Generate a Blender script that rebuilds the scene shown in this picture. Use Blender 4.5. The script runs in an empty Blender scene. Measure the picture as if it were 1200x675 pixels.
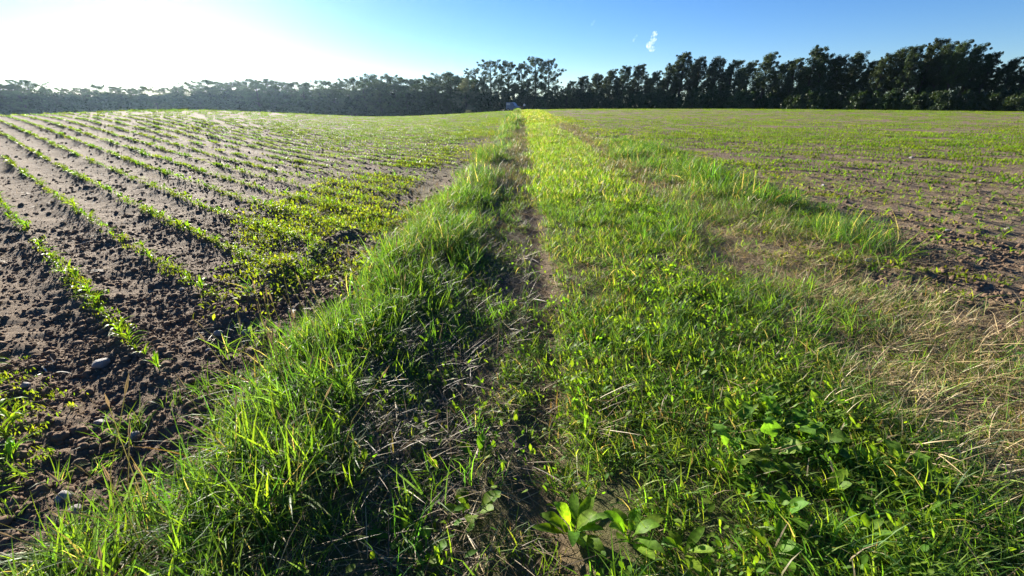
import bpy, bmesh, math, random
import numpy as np
from mathutils import Vector, Matrix, Euler

R = math.radians
random.seed(7)
rng = np.random.default_rng(11)
scene = bpy.context.scene
col = scene.collection

# ------------------------------------------------------------------ camera
EYE = 1.6
PITCH = 23.0
FPX = 503.0                       # focal length in pixels of a 1200 px wide frame
cam_d = bpy.data.cameras.new('camera')
cam_d.sensor_width = 36.0
cam_d.lens = 36.0 * FPX / 1200.0
cam_d.clip_start = 0.05
cam_d.clip_end = 9000
cam = bpy.data.objects.new('camera', cam_d)
cam.location = (0, 0, EYE)
cam.rotation_euler = (R(90 - PITCH), 0, 0)
col.objects.link(cam)
scene.camera = cam

# ------------------------------------------------------------------ sky, sun, exposure
SUN_AZ, SUN_EL = -35.0, 14.5      # degrees; azimuth measured from +Y towards +X
world = bpy.data.worlds.new('World')
scene.world = world
world.use_nodes = True
wn = world.node_tree.nodes
wl = world.node_tree.links
wn.clear()
w_out = wn.new('ShaderNodeOutputWorld')
w_bg = wn.new('ShaderNodeBackground')
w_sky = wn.new('ShaderNodeTexSky')
w_sky.sky_type = 'NISHITA'
w_sky.sun_disc = False
w_sky.sun_elevation = R(SUN_EL)
w_sky.sun_rotation = R(SUN_AZ)
w_sky.altitude = 100
w_sky.air_density = 0.9
w_sky.dust_density = 0.10
w_sky.ozone_density = 4.0
w_bg.inputs['Strength'].default_value = 0.041
w_hsv = wn.new('ShaderNodeHueSaturation')
w_hsv.inputs['Saturation'].default_value = 1.18
w_hsv.inputs['Hue'].default_value = 0.512
wl.new(w_sky.outputs[0], w_hsv.inputs['Color'])
wl.new(w_hsv.outputs[0], w_bg.inputs['Color'])
wl.new(w_bg.outputs[0], w_out.inputs['Surface'])

sun_d = bpy.data.lights.new('sun', 'SUN')
sun_d.energy = 4.2
sun_d.angle = R(0.5)
sun_d.color = (1.0, 0.93, 0.80)
sun = bpy.data.objects.new('sun', sun_d)
sdir = Vector((math.sin(R(SUN_AZ)) * math.cos(R(SUN_EL)), math.cos(R(SUN_AZ)) * math.cos(R(SUN_EL)), math.sin(R(SUN_EL))))
sun.rotation_euler = sdir.to_track_quat('Z', 'Y').to_euler()
sun.location = (0, 0, 60)
col.objects.link(sun)

vs = scene.view_settings
vs.view_transform = 'Standard'
vs.look = 'None'
vs.gamma = 1.0
vs.use_curve_mapping = False
vs.exposure = 2.15

scene.render.engine = 'CYCLES'
scene.cycles.max_bounces = 4
scene.cycles.diffuse_bounces = 3
scene.cycles.glossy_bounces = 2
scene.cycles.transmission_bounces = 2
scene.cycles.transparent_max_bounces = 6
scene.cycles.volume_bounces = 0
scene.cycles.caustics_reflective = False
scene.cycles.caustics_refractive = False
scene.cycles.use_denoising = True
scene.cycles.use_adaptive_sampling = True
scene.cycles.adaptive_threshold = 0.02
scene.cycles.sample_clamp_indirect = 6.0

# ------------------------------------------------------------------ small helpers
def tag(o, label=None, cat=None, group=None, kind=None):
    if label: o['label'] = label
    if cat: o['category'] = cat
    if group: o['group'] = group
    if kind: o['kind'] = kind
    return o

def link(name, data, parent=None):
    o = bpy.data.objects.new(name, data)
    col.objects.link(o)
    if parent: o.parent = parent
    return o

def empty(name, loc, rz=0.0, sc=1.0):
    o = bpy.data.objects.new(name, None)
    o.empty_display_size = 0.1
    o.location = loc
    o.rotation_euler = (0, 0, rz)
    o.scale = (sc, sc, sc)
    col.objects.link(o)
    return o

def mesh_np(name, v, faces, mat=None, colors=None, smooth=False):
    """v (N,3); faces a list of index arrays, each (M,k)"""
    me = bpy.data.meshes.new(name)
    v = np.asarray(v, np.float32)
    faces = [np.asarray(f, np.int32) for f in faces if len(f)]
    loops = np.concatenate([f.ravel() for f in faces])
    starts, k0 = [], 0
    for f in faces:
        m, k = f.shape
        starts.append(k0 + np.arange(m) * k)
        k0 += m * k
    starts = np.concatenate(starts)
    me.vertices.add(len(v)); me.vertices.foreach_set('co', v.ravel())
    me.loops.add(len(loops)); me.loops.foreach_set('vertex_index', loops)
    me.polygons.add(len(starts)); me.polygons.foreach_set('loop_start', starts.astype(np.int32))
    if smooth:
        me.polygons.foreach_set('use_smooth', np.ones(len(starts), bool))
    if colors is not None:
        ca = me.color_attributes.new('Col', 'FLOAT_COLOR', 'POINT')
        c4 = np.ones((len(v), 4), np.float32); c4[:, :3] = colors
        ca.data.foreach_set('color', c4.ravel())
    me.update(calc_edges=True)
    if mat: me.materials.append(mat)
    return me

def merge(parts):
    """parts: list of (v, [faces...], colors) -> one"""
    vs_, fs_, cs_, off = [], {}, [], 0
    for v, f, c in parts:
        vs_.append(v); cs_.append(np.broadcast_to(c, v.shape))
        for a in f:
            if len(a): fs_.setdefault(a.shape[1], []).append(a + off)
        off += len(v)
    return np.concatenate(vs_), [np.concatenate(a) for a in fs_.values()], np.concatenate(cs_)

def hash01(ix, iy, seed):
    with np.errstate(over='ignore'):
        h = (ix.astype(np.int64) * 374761393 + iy.astype(np.int64) * 668265263 + seed * 1442695041) & 0xFFFFFFFF
        h = ((h ^ (h >> 13)) * 1274126177) & 0xFFFFFFFF
        h = ((h ^ (h >> 15)) * 2246822519) & 0xFFFFFFFF
        h = h ^ (h >> 16)
    return (h & 0xFFFFFF) / float(0xFFFFFF)

def vnoise(x, y, seed=0):
    x = np.asarray(x, float); y = np.asarray(y, float)
    xi, yi = np.floor(x), np.floor(y)
    fx, fy = x - xi, y - yi
    ux, uy = fx * fx * (3 - 2 * fx), fy * fy * (3 - 2 * fy)
    xi = xi.astype(np.int64); yi = yi.astype(np.int64)
    a = hash01(xi, yi, seed); b = hash01(xi + 1, yi, seed)
    c = hash01(xi, yi + 1, seed); d = hash01(xi + 1, yi + 1, seed)
    return (a + (b - a) * ux) * (1 - uy) + (c + (d - c) * ux) * uy

def sstep(a, b, x):
    t = np.clip((x - a) / (b - a), 0, 1)
    return t * t * (3 - 2 * t)

def band(x, a, b, soft):
    return sstep(a - soft, a + soft, x) * (1 - sstep(b - soft, b + soft, x))

# ------------------------------------------------------------------ the lie of the land
def rut(y):
    y = np.asarray(y, float)
    return 0.07 + 0.045 * np.minimum(y, 12.0) + 0.021 * np.maximum(y - 12.0, 0) + 0.05 * np.sin(y * 0.55) * np.exp(-((y - 5) / 14.0) ** 2)

ROW_AZ = R(-52.4)
RDX, RDY = math.sin(ROW_AZ), math.cos(ROW_AZ)          # along the rows
RNX, RNY = math.cos(ROW_AZ), -math.sin(ROW_AZ)         # across the rows
ROW_SP, ROW_0 = 0.68, -0.22

CR_AZ = np.array([-180, -95, -60, -48, -35, -29, -22, -15.5, -9, -1, 1.5, 10, 29, 47, 70, 95, 180.0])
CR_Z = np.array([0.0, 0.5, 0.80, 1.02, 1.36, 1.03, 0.45, -0.45, -0.30, 0.25, 0.70, 0.85, 0.88, 0.62, 0.5, 0.4, 0.0])
CR_R = np.array([60, 45, 40, 40, 46, 54, 70, 88, 104, 119, 122, 122, 124, 122, 100, 90, 60.0])

def macro(x, y):
    az = np.degrees(np.arctan2(x, y))
    r = np.hypot(x, y)
    zc = sum(np.interp(az + o, CR_AZ, CR_Z) for o in (-4, -2, 0, 2, 4)) / 5
    rc = sum(np.interp(az + o, CR_AZ, CR_R) for o in (-4, -2, 0, 2, 4)) / 5
    t = r / rc
    z = zc * sstep(0.12, 1.0, t)
    over = np.maximum(r - rc, 0)
    return z - 3.2 * (1 - np.exp(-over ** 1.3 / 160.0))

def ground(x, y):
    x = np.asarray(x, float); y = np.asarray(y, float)
    s = x - rut(y)
    r = np.hypot(x, y) + 0.3
    z = macro(x, y)
    wob = (vnoise(x * 0.7, y * 0.7, 3) - 0.5)
    verge = band(s + 0.4 * wob, -1.35, 3.0, 0.4)
    field = 1 - verge
    # bank under the tall grass, the wheel rut, the crown of the track
    z = z + 0.13 * np.exp(-((s + 1.25 + 0.3 * wob) / 0.42) ** 2)
    z = z - 0.075 * np.exp(-(s / 0.14) ** 2) - 0.03 * np.exp(-((s + 0.4) / 0.3) ** 2)
    z = z + 0.05 * np.exp(-((s - 1.0) / 0.7) ** 2) - 0.04 * np.exp(-((s - 2.3) / 0.35) ** 2)
    # drilled rows: low ridges across the field
    n = x * RNX + y * RNY
    z = z + field * 0.022 * np.cos(2 * math.pi * (n - ROW_0) / ROW_SP) * np.clip(25 / r, 0, 1)
    # furrow left by the implement at the headland
    z = z + 0.07 * np.exp(-((s + 2.55 + 0.5 * wob) / 0.20) ** 2) * sstep(2.2, 3.2, y) * (1 - sstep(5, 7, y))
    # clods
    spc = 0.0055 * r
    rough = 0.35 + 0.65 * field
    for lam, amp, sd in ((1.3, 0.035, 21), (0.45, 0.022, 22), (0.19, 0.026, 23), (0.09, 0.030, 24), (0.045, 0.024, 25)):
        f = np.clip(lam / (2.4 * spc) - 0.3, 0, 1)
        nz = vnoise(x / lam + 0.37 * y / lam, y / lam - 0.37 * x / lam, sd) - 0.5
        if lam < 0.3:
            nz = np.maximum(nz, -0.12) * 1.2
        z = z + amp * nz * rough * f
    return z

def slot(px, py, dist):
    """the point at horizontal distance dist whose bearing and elevation come from a sight line"""
    dx, dy = px - 600.0, 337.5 - py
    c, s_ = math.cos(R(PITCH)), math.sin(R(PITCH))
    fwd, z = FPX * c + dy * s_, dy * c - FPX * s_
    nrm = math.hypot(dx, fwd)
    return dx / nrm * dist, fwd / nrm * dist, EYE + z / nrm * dist

def flat(px, py):
    """where a sight line meets the near, level ground"""
    dx, dy = px - 600.0, 337.5 - py
    c, s_ = math.cos(R(PITCH)), math.sin(R(PITCH))
    fwd, z = FPX * c + dy * s_, dy * c - FPX * s_
    t = EYE / -z
    return dx * t, fwd * t

# ------------------------------------------------------------------ materials
def new_mat(name):
    m = bpy.data.materials.new(name)
    m.use_nodes = True
    m.node_tree.nodes.clear()
    return m, m.node_tree.nodes, m.node_tree.links

def plain(name, rgb, rough=0.7, metal=0.0, spec=0.4, noise=0.0, nscale=8.0):
    m, n, l = new_mat(name)
    out = n.new('ShaderNodeOutputMaterial'); b = n.new('ShaderNodeBsdfPrincipled')
    b.inputs['Base Color'].default_value = (*rgb, 1)
    b.inputs['Roughness'].default_value = rough
    b.inputs['Metallic'].default_value = metal
    b.inputs['Specular IOR Level'].default_value = spec
    l.new(b.outputs[0], out.inputs[0])
    if noise:
        tc = n.new('ShaderNodeTexCoord'); tn = n.new('ShaderNodeTexNoise'); tn.inputs['Scale'].default_value = nscale
        tn.inputs['Detail'].default_value = 5
        mx = n.new('ShaderNodeMix'); mx.data_type = 'RGBA'
        mx.inputs[6].default_value = (*[c * (1 - noise) for c in rgb], 1)
        mx.inputs[7].default_value = (*[min(1, c * (1 + noise)) for c in rgb], 1)
        l.new(tc.outputs['Object'], tn.inputs['Vector']); l.new(tn.outputs[0], mx.inputs[0]); l.new(mx.outputs[2], b.inputs['Base Color'])
        bp = n.new('ShaderNodeBump'); bp.inputs['Strength'].default_value = 0.5; bp.inputs['Distance'].default_value = 0.02
        l.new(tn.outputs[0], bp.inputs['Height']); l.new(bp.outputs[0], b.inputs['Normal'])
    return m

def leafy(name, trans=0.45, rough=0.45, spec=0.35, tint=(1.25, 1.35, 0.5), vary=0.3, hue=0.03, mottle=0.0):
    """thin leaf: reflects its own colour, lets a yellower light through"""
    m, n, l = new_mat(name)
    out = n.new('ShaderNodeOutputMaterial')
    at = n.new('ShaderNodeAttribute'); at.attribute_name = 'Col'
    oi = n.new('ShaderNodeObjectInfo')
    hsv = n.new('ShaderNodeHueSaturation')
    mr = n.new('ShaderNodeMapRange'); mr.inputs['To Min'].default_value = 1 - vary; mr.inputs['To Max'].default_value = 1 + vary
    mh = n.new('ShaderNodeMapRange'); mh.inputs['To Min'].default_value = 0.5 - hue; mh.inputs['To Max'].default_value = 0.5 + hue * 0.6
    l.new(oi.outputs['Random'], mr.inputs['Value'])
    ml = n.new('ShaderNodeMath'); ml.operation = 'MULTIPLY'; ml.inputs[1].default_value = 7.31
    fr = n.new('ShaderNodeMath'); fr.operation = 'FRACT'
    l.new(oi.outputs['Random'], ml.inputs[0]); l.new(ml.outputs[0], fr.inputs[0]); l.new(fr.outputs[0], mh.inputs['Value'])
    if mottle:
        tc = n.new('ShaderNodeTexCoord'); tn = n.new('ShaderNodeTexNoise'); tn.inputs['Scale'].default_value = 70; tn.inputs['Detail'].default_value = 5
        mm = n.new('ShaderNodeMapRange'); mm.inputs['From Min'].default_value = .3; mm.inputs['From Max'].default_value = .7
        mm.inputs['To Min'].default_value = 1 - mottle; mm.inputs['To Max'].default_value = 1 + mottle
        l.new(tc.outputs['Object'], tn.inputs['Vector']); l.new(tn.outputs[0], mm.inputs['Value'])
        vm = n.new('ShaderNodeVectorMath'); vm.operation = 'SCALE'
        l.new(at.outputs['Color'], vm.inputs[0]); l.new(mm.outputs[0], vm.inputs['Scale'])
    l.new(vm.outputs[0] if mottle else at.outputs['Color'], hsv.inputs['Color']); l.new(mr.outputs[0], hsv.inputs['Value']); l.new(mh.outputs[0], hsv.inputs['Hue'])
    pb = n.new('ShaderNodeBsdfPrincipled'); pb.inputs['Roughness'].default_value = rough; pb.inputs['Specular IOR Level'].default_value = spec
    tr = n.new('ShaderNodeBsdfTranslucent')
    tm = n.new('ShaderNodeMix'); tm.data_type = 'RGBA'; tm.blend_type = 'MULTIPLY'; tm.inputs[0].default_value = 1.0
    tm.inputs[7].default_value = (*tint, 1)
    l.new(hsv.outputs[0], pb.inputs['Base Color']); l.new(hsv.outputs[0], tm.inputs[6]); l.new(tm.outputs[2], tr.inputs['Color'])
    mx = n.new('ShaderNodeMixShader'); mx.inputs[0].default_value = trans
    l.new(pb.outputs[0], mx.inputs[1]); l.new(tr.outputs[0], mx.inputs[2]); l.new(mx.outputs[0], out.inputs[0])
    return m

GRASS = leafy('grass_blade', 0.55, 0.5, 0.22, (2.0, 1.95, 0.6), 0.28)
STRAW = leafy('dry_straw', 0.25, 0.55, 0.4, (1.1, 1.0, 0.7), 0.35, 0.01)
WEED = leafy('weed_leaf', 0.5, 0.65, 0.1, (1.6, 1.6, 0.45), 0.25)
BROAD = leafy('broad_leaf', 0.6, 0.55, 0.18, (1.9, 1.85, 0.45), 0.18, 0.03, 0.4)
MAIZE = leafy('maize_leaf', 0.55, 0.5, 0.22, (1.9, 1.8, 0.45), 0.2)
TREE = leafy('tree_leaf', 0.22, 0.6, 0.2, (1.3, 1.3, 0.5), 0.22, 0.02)
BARK = plain('bark', (0.05, 0.042, 0.035), 0.9, noise=0.4, nscale=3)
STONE = plain('field_stone', (0.24, 0.215, 0.195), 0.75, noise=0.35, nscale=14)

def ground_material():
    m, n, l = new_mat('tilled_soil_and_turf')
    out = n.new('ShaderNodeOutputMaterial'); b = n.new('ShaderNodeBsdfPrincipled')
    l.new(b.outputs[0], out.inputs[0])
    tc = n.new('ShaderNodeTexCoord')
    def noise(scale, detail=6, rough=0.6):
        t = n.new('ShaderNodeTexNoise'); t.inputs['Scale'].default_value = scale; t.inputs['Detail'].default_value = detail
        t.inputs['Roughness'].default_value = rough
        l.new(tc.outputs['Object'], t.inputs['Vector']); return t
    def attr(nm):
        a = n.new('ShaderNodeAttribute'); a.attribute_name = nm; return a.outputs['Fac']
    def mixc(f, a, c):
        x = n.new('ShaderNodeMix'); x.data_type = 'RGBA'
        for i, v in ((0, f), (6, a), (7, c)):
            if isinstance(v, tuple): x.inputs[i].default_value = (*v, 1)
            elif isinstance(v, float): x.inputs[i].default_value = v
            else: l.new(v, x.inputs[i])
        return x.outputs[2]
    def ramp(src, lo, hi):
        r_ = n.new('ShaderNodeMapRange'); r_.inputs['From Min'].default_value = lo; r_.inputs['From Max'].default_value = hi
        l.new(src, r_.inputs['Value']); return r_.outputs[0]
    nb, nm, nf = noise(0.35), noise(6.0), noise(55.0, 4)
    soil = mixc(ramp(nm.outputs[0], 0.3, 0.7), (0.112, 0.072, 0.043), (0.195, 0.137, 0.088))
    red = mixc(ramp(nm.outputs[0], 0.3, 0.7), (0.158, 0.111, 0.066), (0.255, 0.19, 0.122))
    soil = mixc(attr('red'), soil, red)
    soil = mixc(ramp(nf.outputs[0], 0.62, 0.72), soil, (0.30, 0.26, 0.215))          # crumbs of dry soil and chaff
    turf = mixc(ramp(nm.outputs[0], 0.35, 0.65), (0.045, 0.055, 0.018), (0.095, 0.095, 0.035))
    turf = mixc(ramp(nb.outputs[0], 0.4, 0.65), turf, (0.12, 0.10, 0.05))
    c = mixc(attr('veg'), soil, turf)
    dry = mixc(ramp(nf.outputs[0], 0.35, 0.65), (0.16, 0.12, 0.075), (0.34, 0.27, 0.16))
    c = mixc(attr('dry'), c, dry)
    l.new(c, b.inputs['Base Color'])
    b.inputs['Roughness'].default_value = 0.95
    b.inputs['Specular IOR Level'].default_value = 0.15
    bp = n.new('ShaderNodeBump'); bp.inputs['Strength'].default_value = 0.9; bp.inputs['Distance'].default_value = 0.05
    bp2 = n.new('ShaderNodeBump'); bp2.inputs['Strength'].default_value = 0.6; bp2.inputs['Distance'].default_value = 0.008
    n2 = noise(18.0, 6, 0.7)
    l.new(n2.outputs[0], bp.inputs['Height']); l.new(nf.outputs[0], bp2.inputs['Height'])
    l.new(bp.outputs[0], bp2.inputs['Normal']); l.new(bp2.outputs[0], b.inputs['Normal'])
    return m

# ------------------------------------------------------------------ zones
def zones(x, y):
    x = np.asarray(x, float); y = np.asarray(y, float)
    s = x - rut(y)
    w1 = vnoise(x * 0.9, y * 0.9, 41) - 0.5
    w2 = vnoise(x * 2.6, y * 2.6, 42) - 0.5
    w3 = vnoise(x * 0.25, y * 0.25, 43) - 0.5
    ss = s + 0.5 * w1 + 0.25 * w2
    z = {}
    z['s'] = s
    z['bank'] = band(ss, -1.52 - .15 * sstep(2, 5, y) - .35 * (1 - sstep(1.05, 1.5, y)), -0.88, 0.18)
    z['shade'] = band(ss, -0.92, -0.05, 0.12) * (1 - .9 * np.exp(-(s / (.085 + .002 * np.clip(y, 0, 60))) ** 2))
    z['bare'] = np.exp(-((s + 0.05 * w2) / (0.085 + .0022 * np.clip(y, 0, 60))) ** 2) * (0.5 + vnoise(x * 1.3, y * 1.3, 44))
    z['lush'] = band(ss + .55 * w3 * sstep(8, 20, y), 0.03, 1.95 + 0.35 * np.clip((y - 6) / 10, 0, 1), 0.15)
    z['worn'] = np.exp(-((s + .25 * w1 - 2.35 - .012 * y) / .24) ** 2) * sstep(3.5, 6, y) * (.4 + .6 * sstep(.3, .6, vnoise(x * .5, y * .5, 45)))
    z['lush'] = z['lush'] * (1 - .85 * z['worn'])
    z['mixed'] = band(ss, 1.7, 3.7, 0.35)
    z['clump'] = band(ss + 0.4 * w3, 2.7 + 0.02 * y, 4.6, 0.35) * sstep(4.6, 6.5, y + 2 * w1) * (1 - sstep(17, 26, y))
    z['head_l'] = band(s + 1.6 * w3 + 0.8 * w1, -3.9 - 0.02 * y, -1.7, 0.35) * sstep(3.4, 4.4, y + 0.5 * (s + 2) * 0.5 + w1)
    z['head_r'] = band(s + 2.5 * w3, 2.6, 5.5, 1.2) * sstep(2.0, 4.0, y)
    return z

# ------------------------------------------------------------------ the ground sheet
def build_ground():
    front = np.radians(np.arange(-66, 66.01, 0.32))
    back = np.radians(np.arange(70, 290.1, 5.0))
    az = np.concatenate([front, back])
    k = 0.0058
    rr = [0.25]
    while rr[-1] < 620:
        r_ = rr[-1]
        rr.append(r_ * (1 + (k if r_ < 150 else 0.03)))
    rr = np.array(rr)
    A, B = np.meshgrid(az, rr)
    X, Y = np.sin(A) * B, np.cos(A) * B
    Z = ground(X, Y)
    nr, na = X.shape
    v = np.stack([X, Y, Z], -1).reshape(-1, 3)
    centre = np.array([[0, 0, float(ground(0.0, 0.0))]])
    i = np.arange(nr - 1)[:, None] * na + np.arange(na)[None, :]
    j = np.arange(nr - 1)[:, None] * na + (np.arange(na)[None, :] + 1) % na
    quads = np.stack([i, i + na, j + na, j], -1).reshape(-1, 4)
    a0 = np.arange(na)
    tris = np.stack([np.full(na, nr * na), a0, (a0 + 1) % na], -1)
    v = np.concatenate([v, centre])
    me = mesh_np('ground', v, [quads, tris], ground_material(), smooth=True)
    zz = zones(v[:, 0], v[:, 1])
    r = np.hypot(v[:, 0], v[:, 1])
    veg = np.clip(zz['bank'] + zz['lush'] + 0.75 * zz['shade'] + 0.5 * zz['mixed'] + zz['clump'] + 0.5 * zz['head_l'], 0, 1)
    veg = veg * (1 - 0.8 * np.clip(zz['bare'], 0, 1))
    veg = np.maximum(veg, sstep(128, 140, r))
    dry = np.clip(zz['mixed'] * sstep(0.42, 0.7, vnoise(v[:, 0] * 0.8, v[:, 1] * 0.8, 51)), 0, 1) * 0.75 + 0.08 * np.clip(zz['bare'], 0, 1) + .6 * zz['worn']
    red = sstep(2.0, 4.5, zz['s'])
    for nm, arr in (('veg', veg), ('dry', np.clip(dry, 0, 1)), ('red', red)):
        a = me.attributes.new(nm, 'FLOAT', 'POINT'); a.data.foreach_set('value', arr.astype(np.float32))
    o = link('ground', me)
    tag(o, 'tilled brown field with a grassy track running to the crest', 'ground', kind='structure')
build_ground()

# ------------------------------------------------------------------ blades, leaves, tufts
def blades(n, spread, length, width, lean, curl, palette, seg=3, flatten=0.0):
    """n bent, tapering blades as one array mesh; palette: list of (rgb, weight)"""
    L = rng.uniform(*length, n); W = rng.uniform(*width, n)
    a = rng.uniform(0, 2 * math.pi, n)
    rad = spread * np.sqrt(rng.uniform(0, 1, n)); ba = rng.uniform(0, 2 * math.pi, n)
    pos = np.stack([rad * np.cos(ba), rad * np.sin(ba), np.zeros(n) - 0.01 * L], -1)
    th = rng.uniform(*lean, n); cu = rng.uniform(*curl, n)
    tw = a + math.pi / 2 + rng.uniform(-0.5, 0.5, n)
    side = np.stack([np.cos(tw), np.sin(tw), rng.uniform(-0.2, 0.2, n)], -1)
    vs_, p = [], pos.copy()
    wprof = [1.0, 0.95, 0.7, 0.45, 0.2]
    for k in range(seg + 1):
        if k < seg:
            w = (W * (0.55 if k == 0 else wprof[min(k, 4)]) * 0.5)[:, None] * side
            vs_ += [p - w, p + w]
        else:
            vs_.append(p.copy())
        ang = th + cu * (k + 0.5) / seg
        d = np.stack([np.sin(ang) * np.cos(a), np.sin(ang) * np.sin(a), np.cos(ang) * (1 - flatten)], -1)
        p = p + d * (L / seg)[:, None]
        p[:, 2] = np.maximum(p[:, 2], 0.006)
    V = np.stack(vs_, 1)                      # n, 2*seg+1, 3
    m = V.shape[1]
    base = np.arange(n)[:, None] * m
    quads = np.concatenate([base + np.array([[2 * k, 2 * k + 1, 2 * k + 3, 2 * k + 2]]) for k in range(seg - 1)])
    tris = base + np.array([[2 * seg - 2, 2 * seg - 1, 2 * seg]])
    cols = np.array([c for c, _ in palette]); w = np.array([b for _, b in palette], float); w /= w.sum()
    ci = rng.choice(len(cols), n, p=w)
    c = cols[ci] * rng.uniform(0.75, 1.25, (n, 1))
    C = np.repeat(c[:, None, :], m, 1)
    return V.reshape(-1, 3), [quads, tris], C.reshape(-1, 3)

def leaf(L, W, az, tilt, droop, rgb, base=(0, 0, 0), stalk=0.0, fold=0.25, wavy=0.0, st=6):
    """a broad leaf with midrib fold, on a short stalk"""
    t = np.linspace(0, 1, st)
    prof = np.sin(np.pi * np.clip(t * 0.92 + 0.06, 0, 1)) ** 0.75
    prof[-1] = 0.03
    d = np.array([math.cos(az), math.sin(az)]); sd = np.array([-math.sin(az), math.cos(az)])
    p = np.array([0.0, 0.0]); pts = []
    ang = tilt
    p = p + stalk * np.array([math.cos(ang), math.sin(ang)])
    start = p.copy()
    for k in range(st):
        pts.append(p.copy())
        a2 = ang - droop * t[k]
        p = p + L / (st - 1) * np.array([math.cos(a2), math.sin(a2)])
    pts = np.array(pts)
    V = []
    ph = rng.uniform(0, 6)
    for k in range(st):
        for q in (-1, 0, 1):
            w = q * W * 0.5 * prof[k] * (1 + 2.2 * wavy * math.sin(ph * 2 + 13 * t[k] + q))
            up = abs(q) * (fold * W * 0.5 * prof[k] + wavy * W * math.sin(ph + q + 9 * t[k]))
            V.append([d[0] * pts[k, 0] + sd[0] * w, d[1] * pts[k, 0] + sd[1] * w, pts[k, 1] + up])
    F = []
    for k in range(st - 1):
        for q in (0, 1):
            i = k * 3 + q
            F.append([i, i + 1, i + 4, i + 3])
    nv = len(V)
    if stalk > 0:
        wv = 0.07 * W
        for e in (np.zeros(2), start):
            for q in (-1, 1):
                V.append([d[0] * e[0] + sd[0] * wv * q, d[1] * e[0] + sd[1] * wv * q, e[1]])
        F.append([nv, nv + 1, nv + 3, nv + 2])
    V = np.array(V) + np.array(base)
    C = np.broadcast_to(np.array(rgb), V.shape).copy()
    C[1:st * 3:3] *= 1.25                                  # paler midrib
    return V, [np.array(F)], C

def proto(name, parts, mat):
    v, f, c = merge(parts)
    return bpy.data.objects.new(name, mesh_np(name, v, f, mat, c))

G_FRESH = (0.110, 0.205, 0.024); G_DEEP = (0.058, 0.135, 0.026); G_YEL = (0.17, 0.235, 0.040); G_BLUE = (0.065, 0.125, 0.055)
D_STRAW = (0.40, 0.335, 0.21); W_STRAW = (0.47, 0.36, 0.18); D_BROWN = (0.22, 0.155, 0.085); D_PALE = (0.55, 0.47, 0.31)

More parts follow.
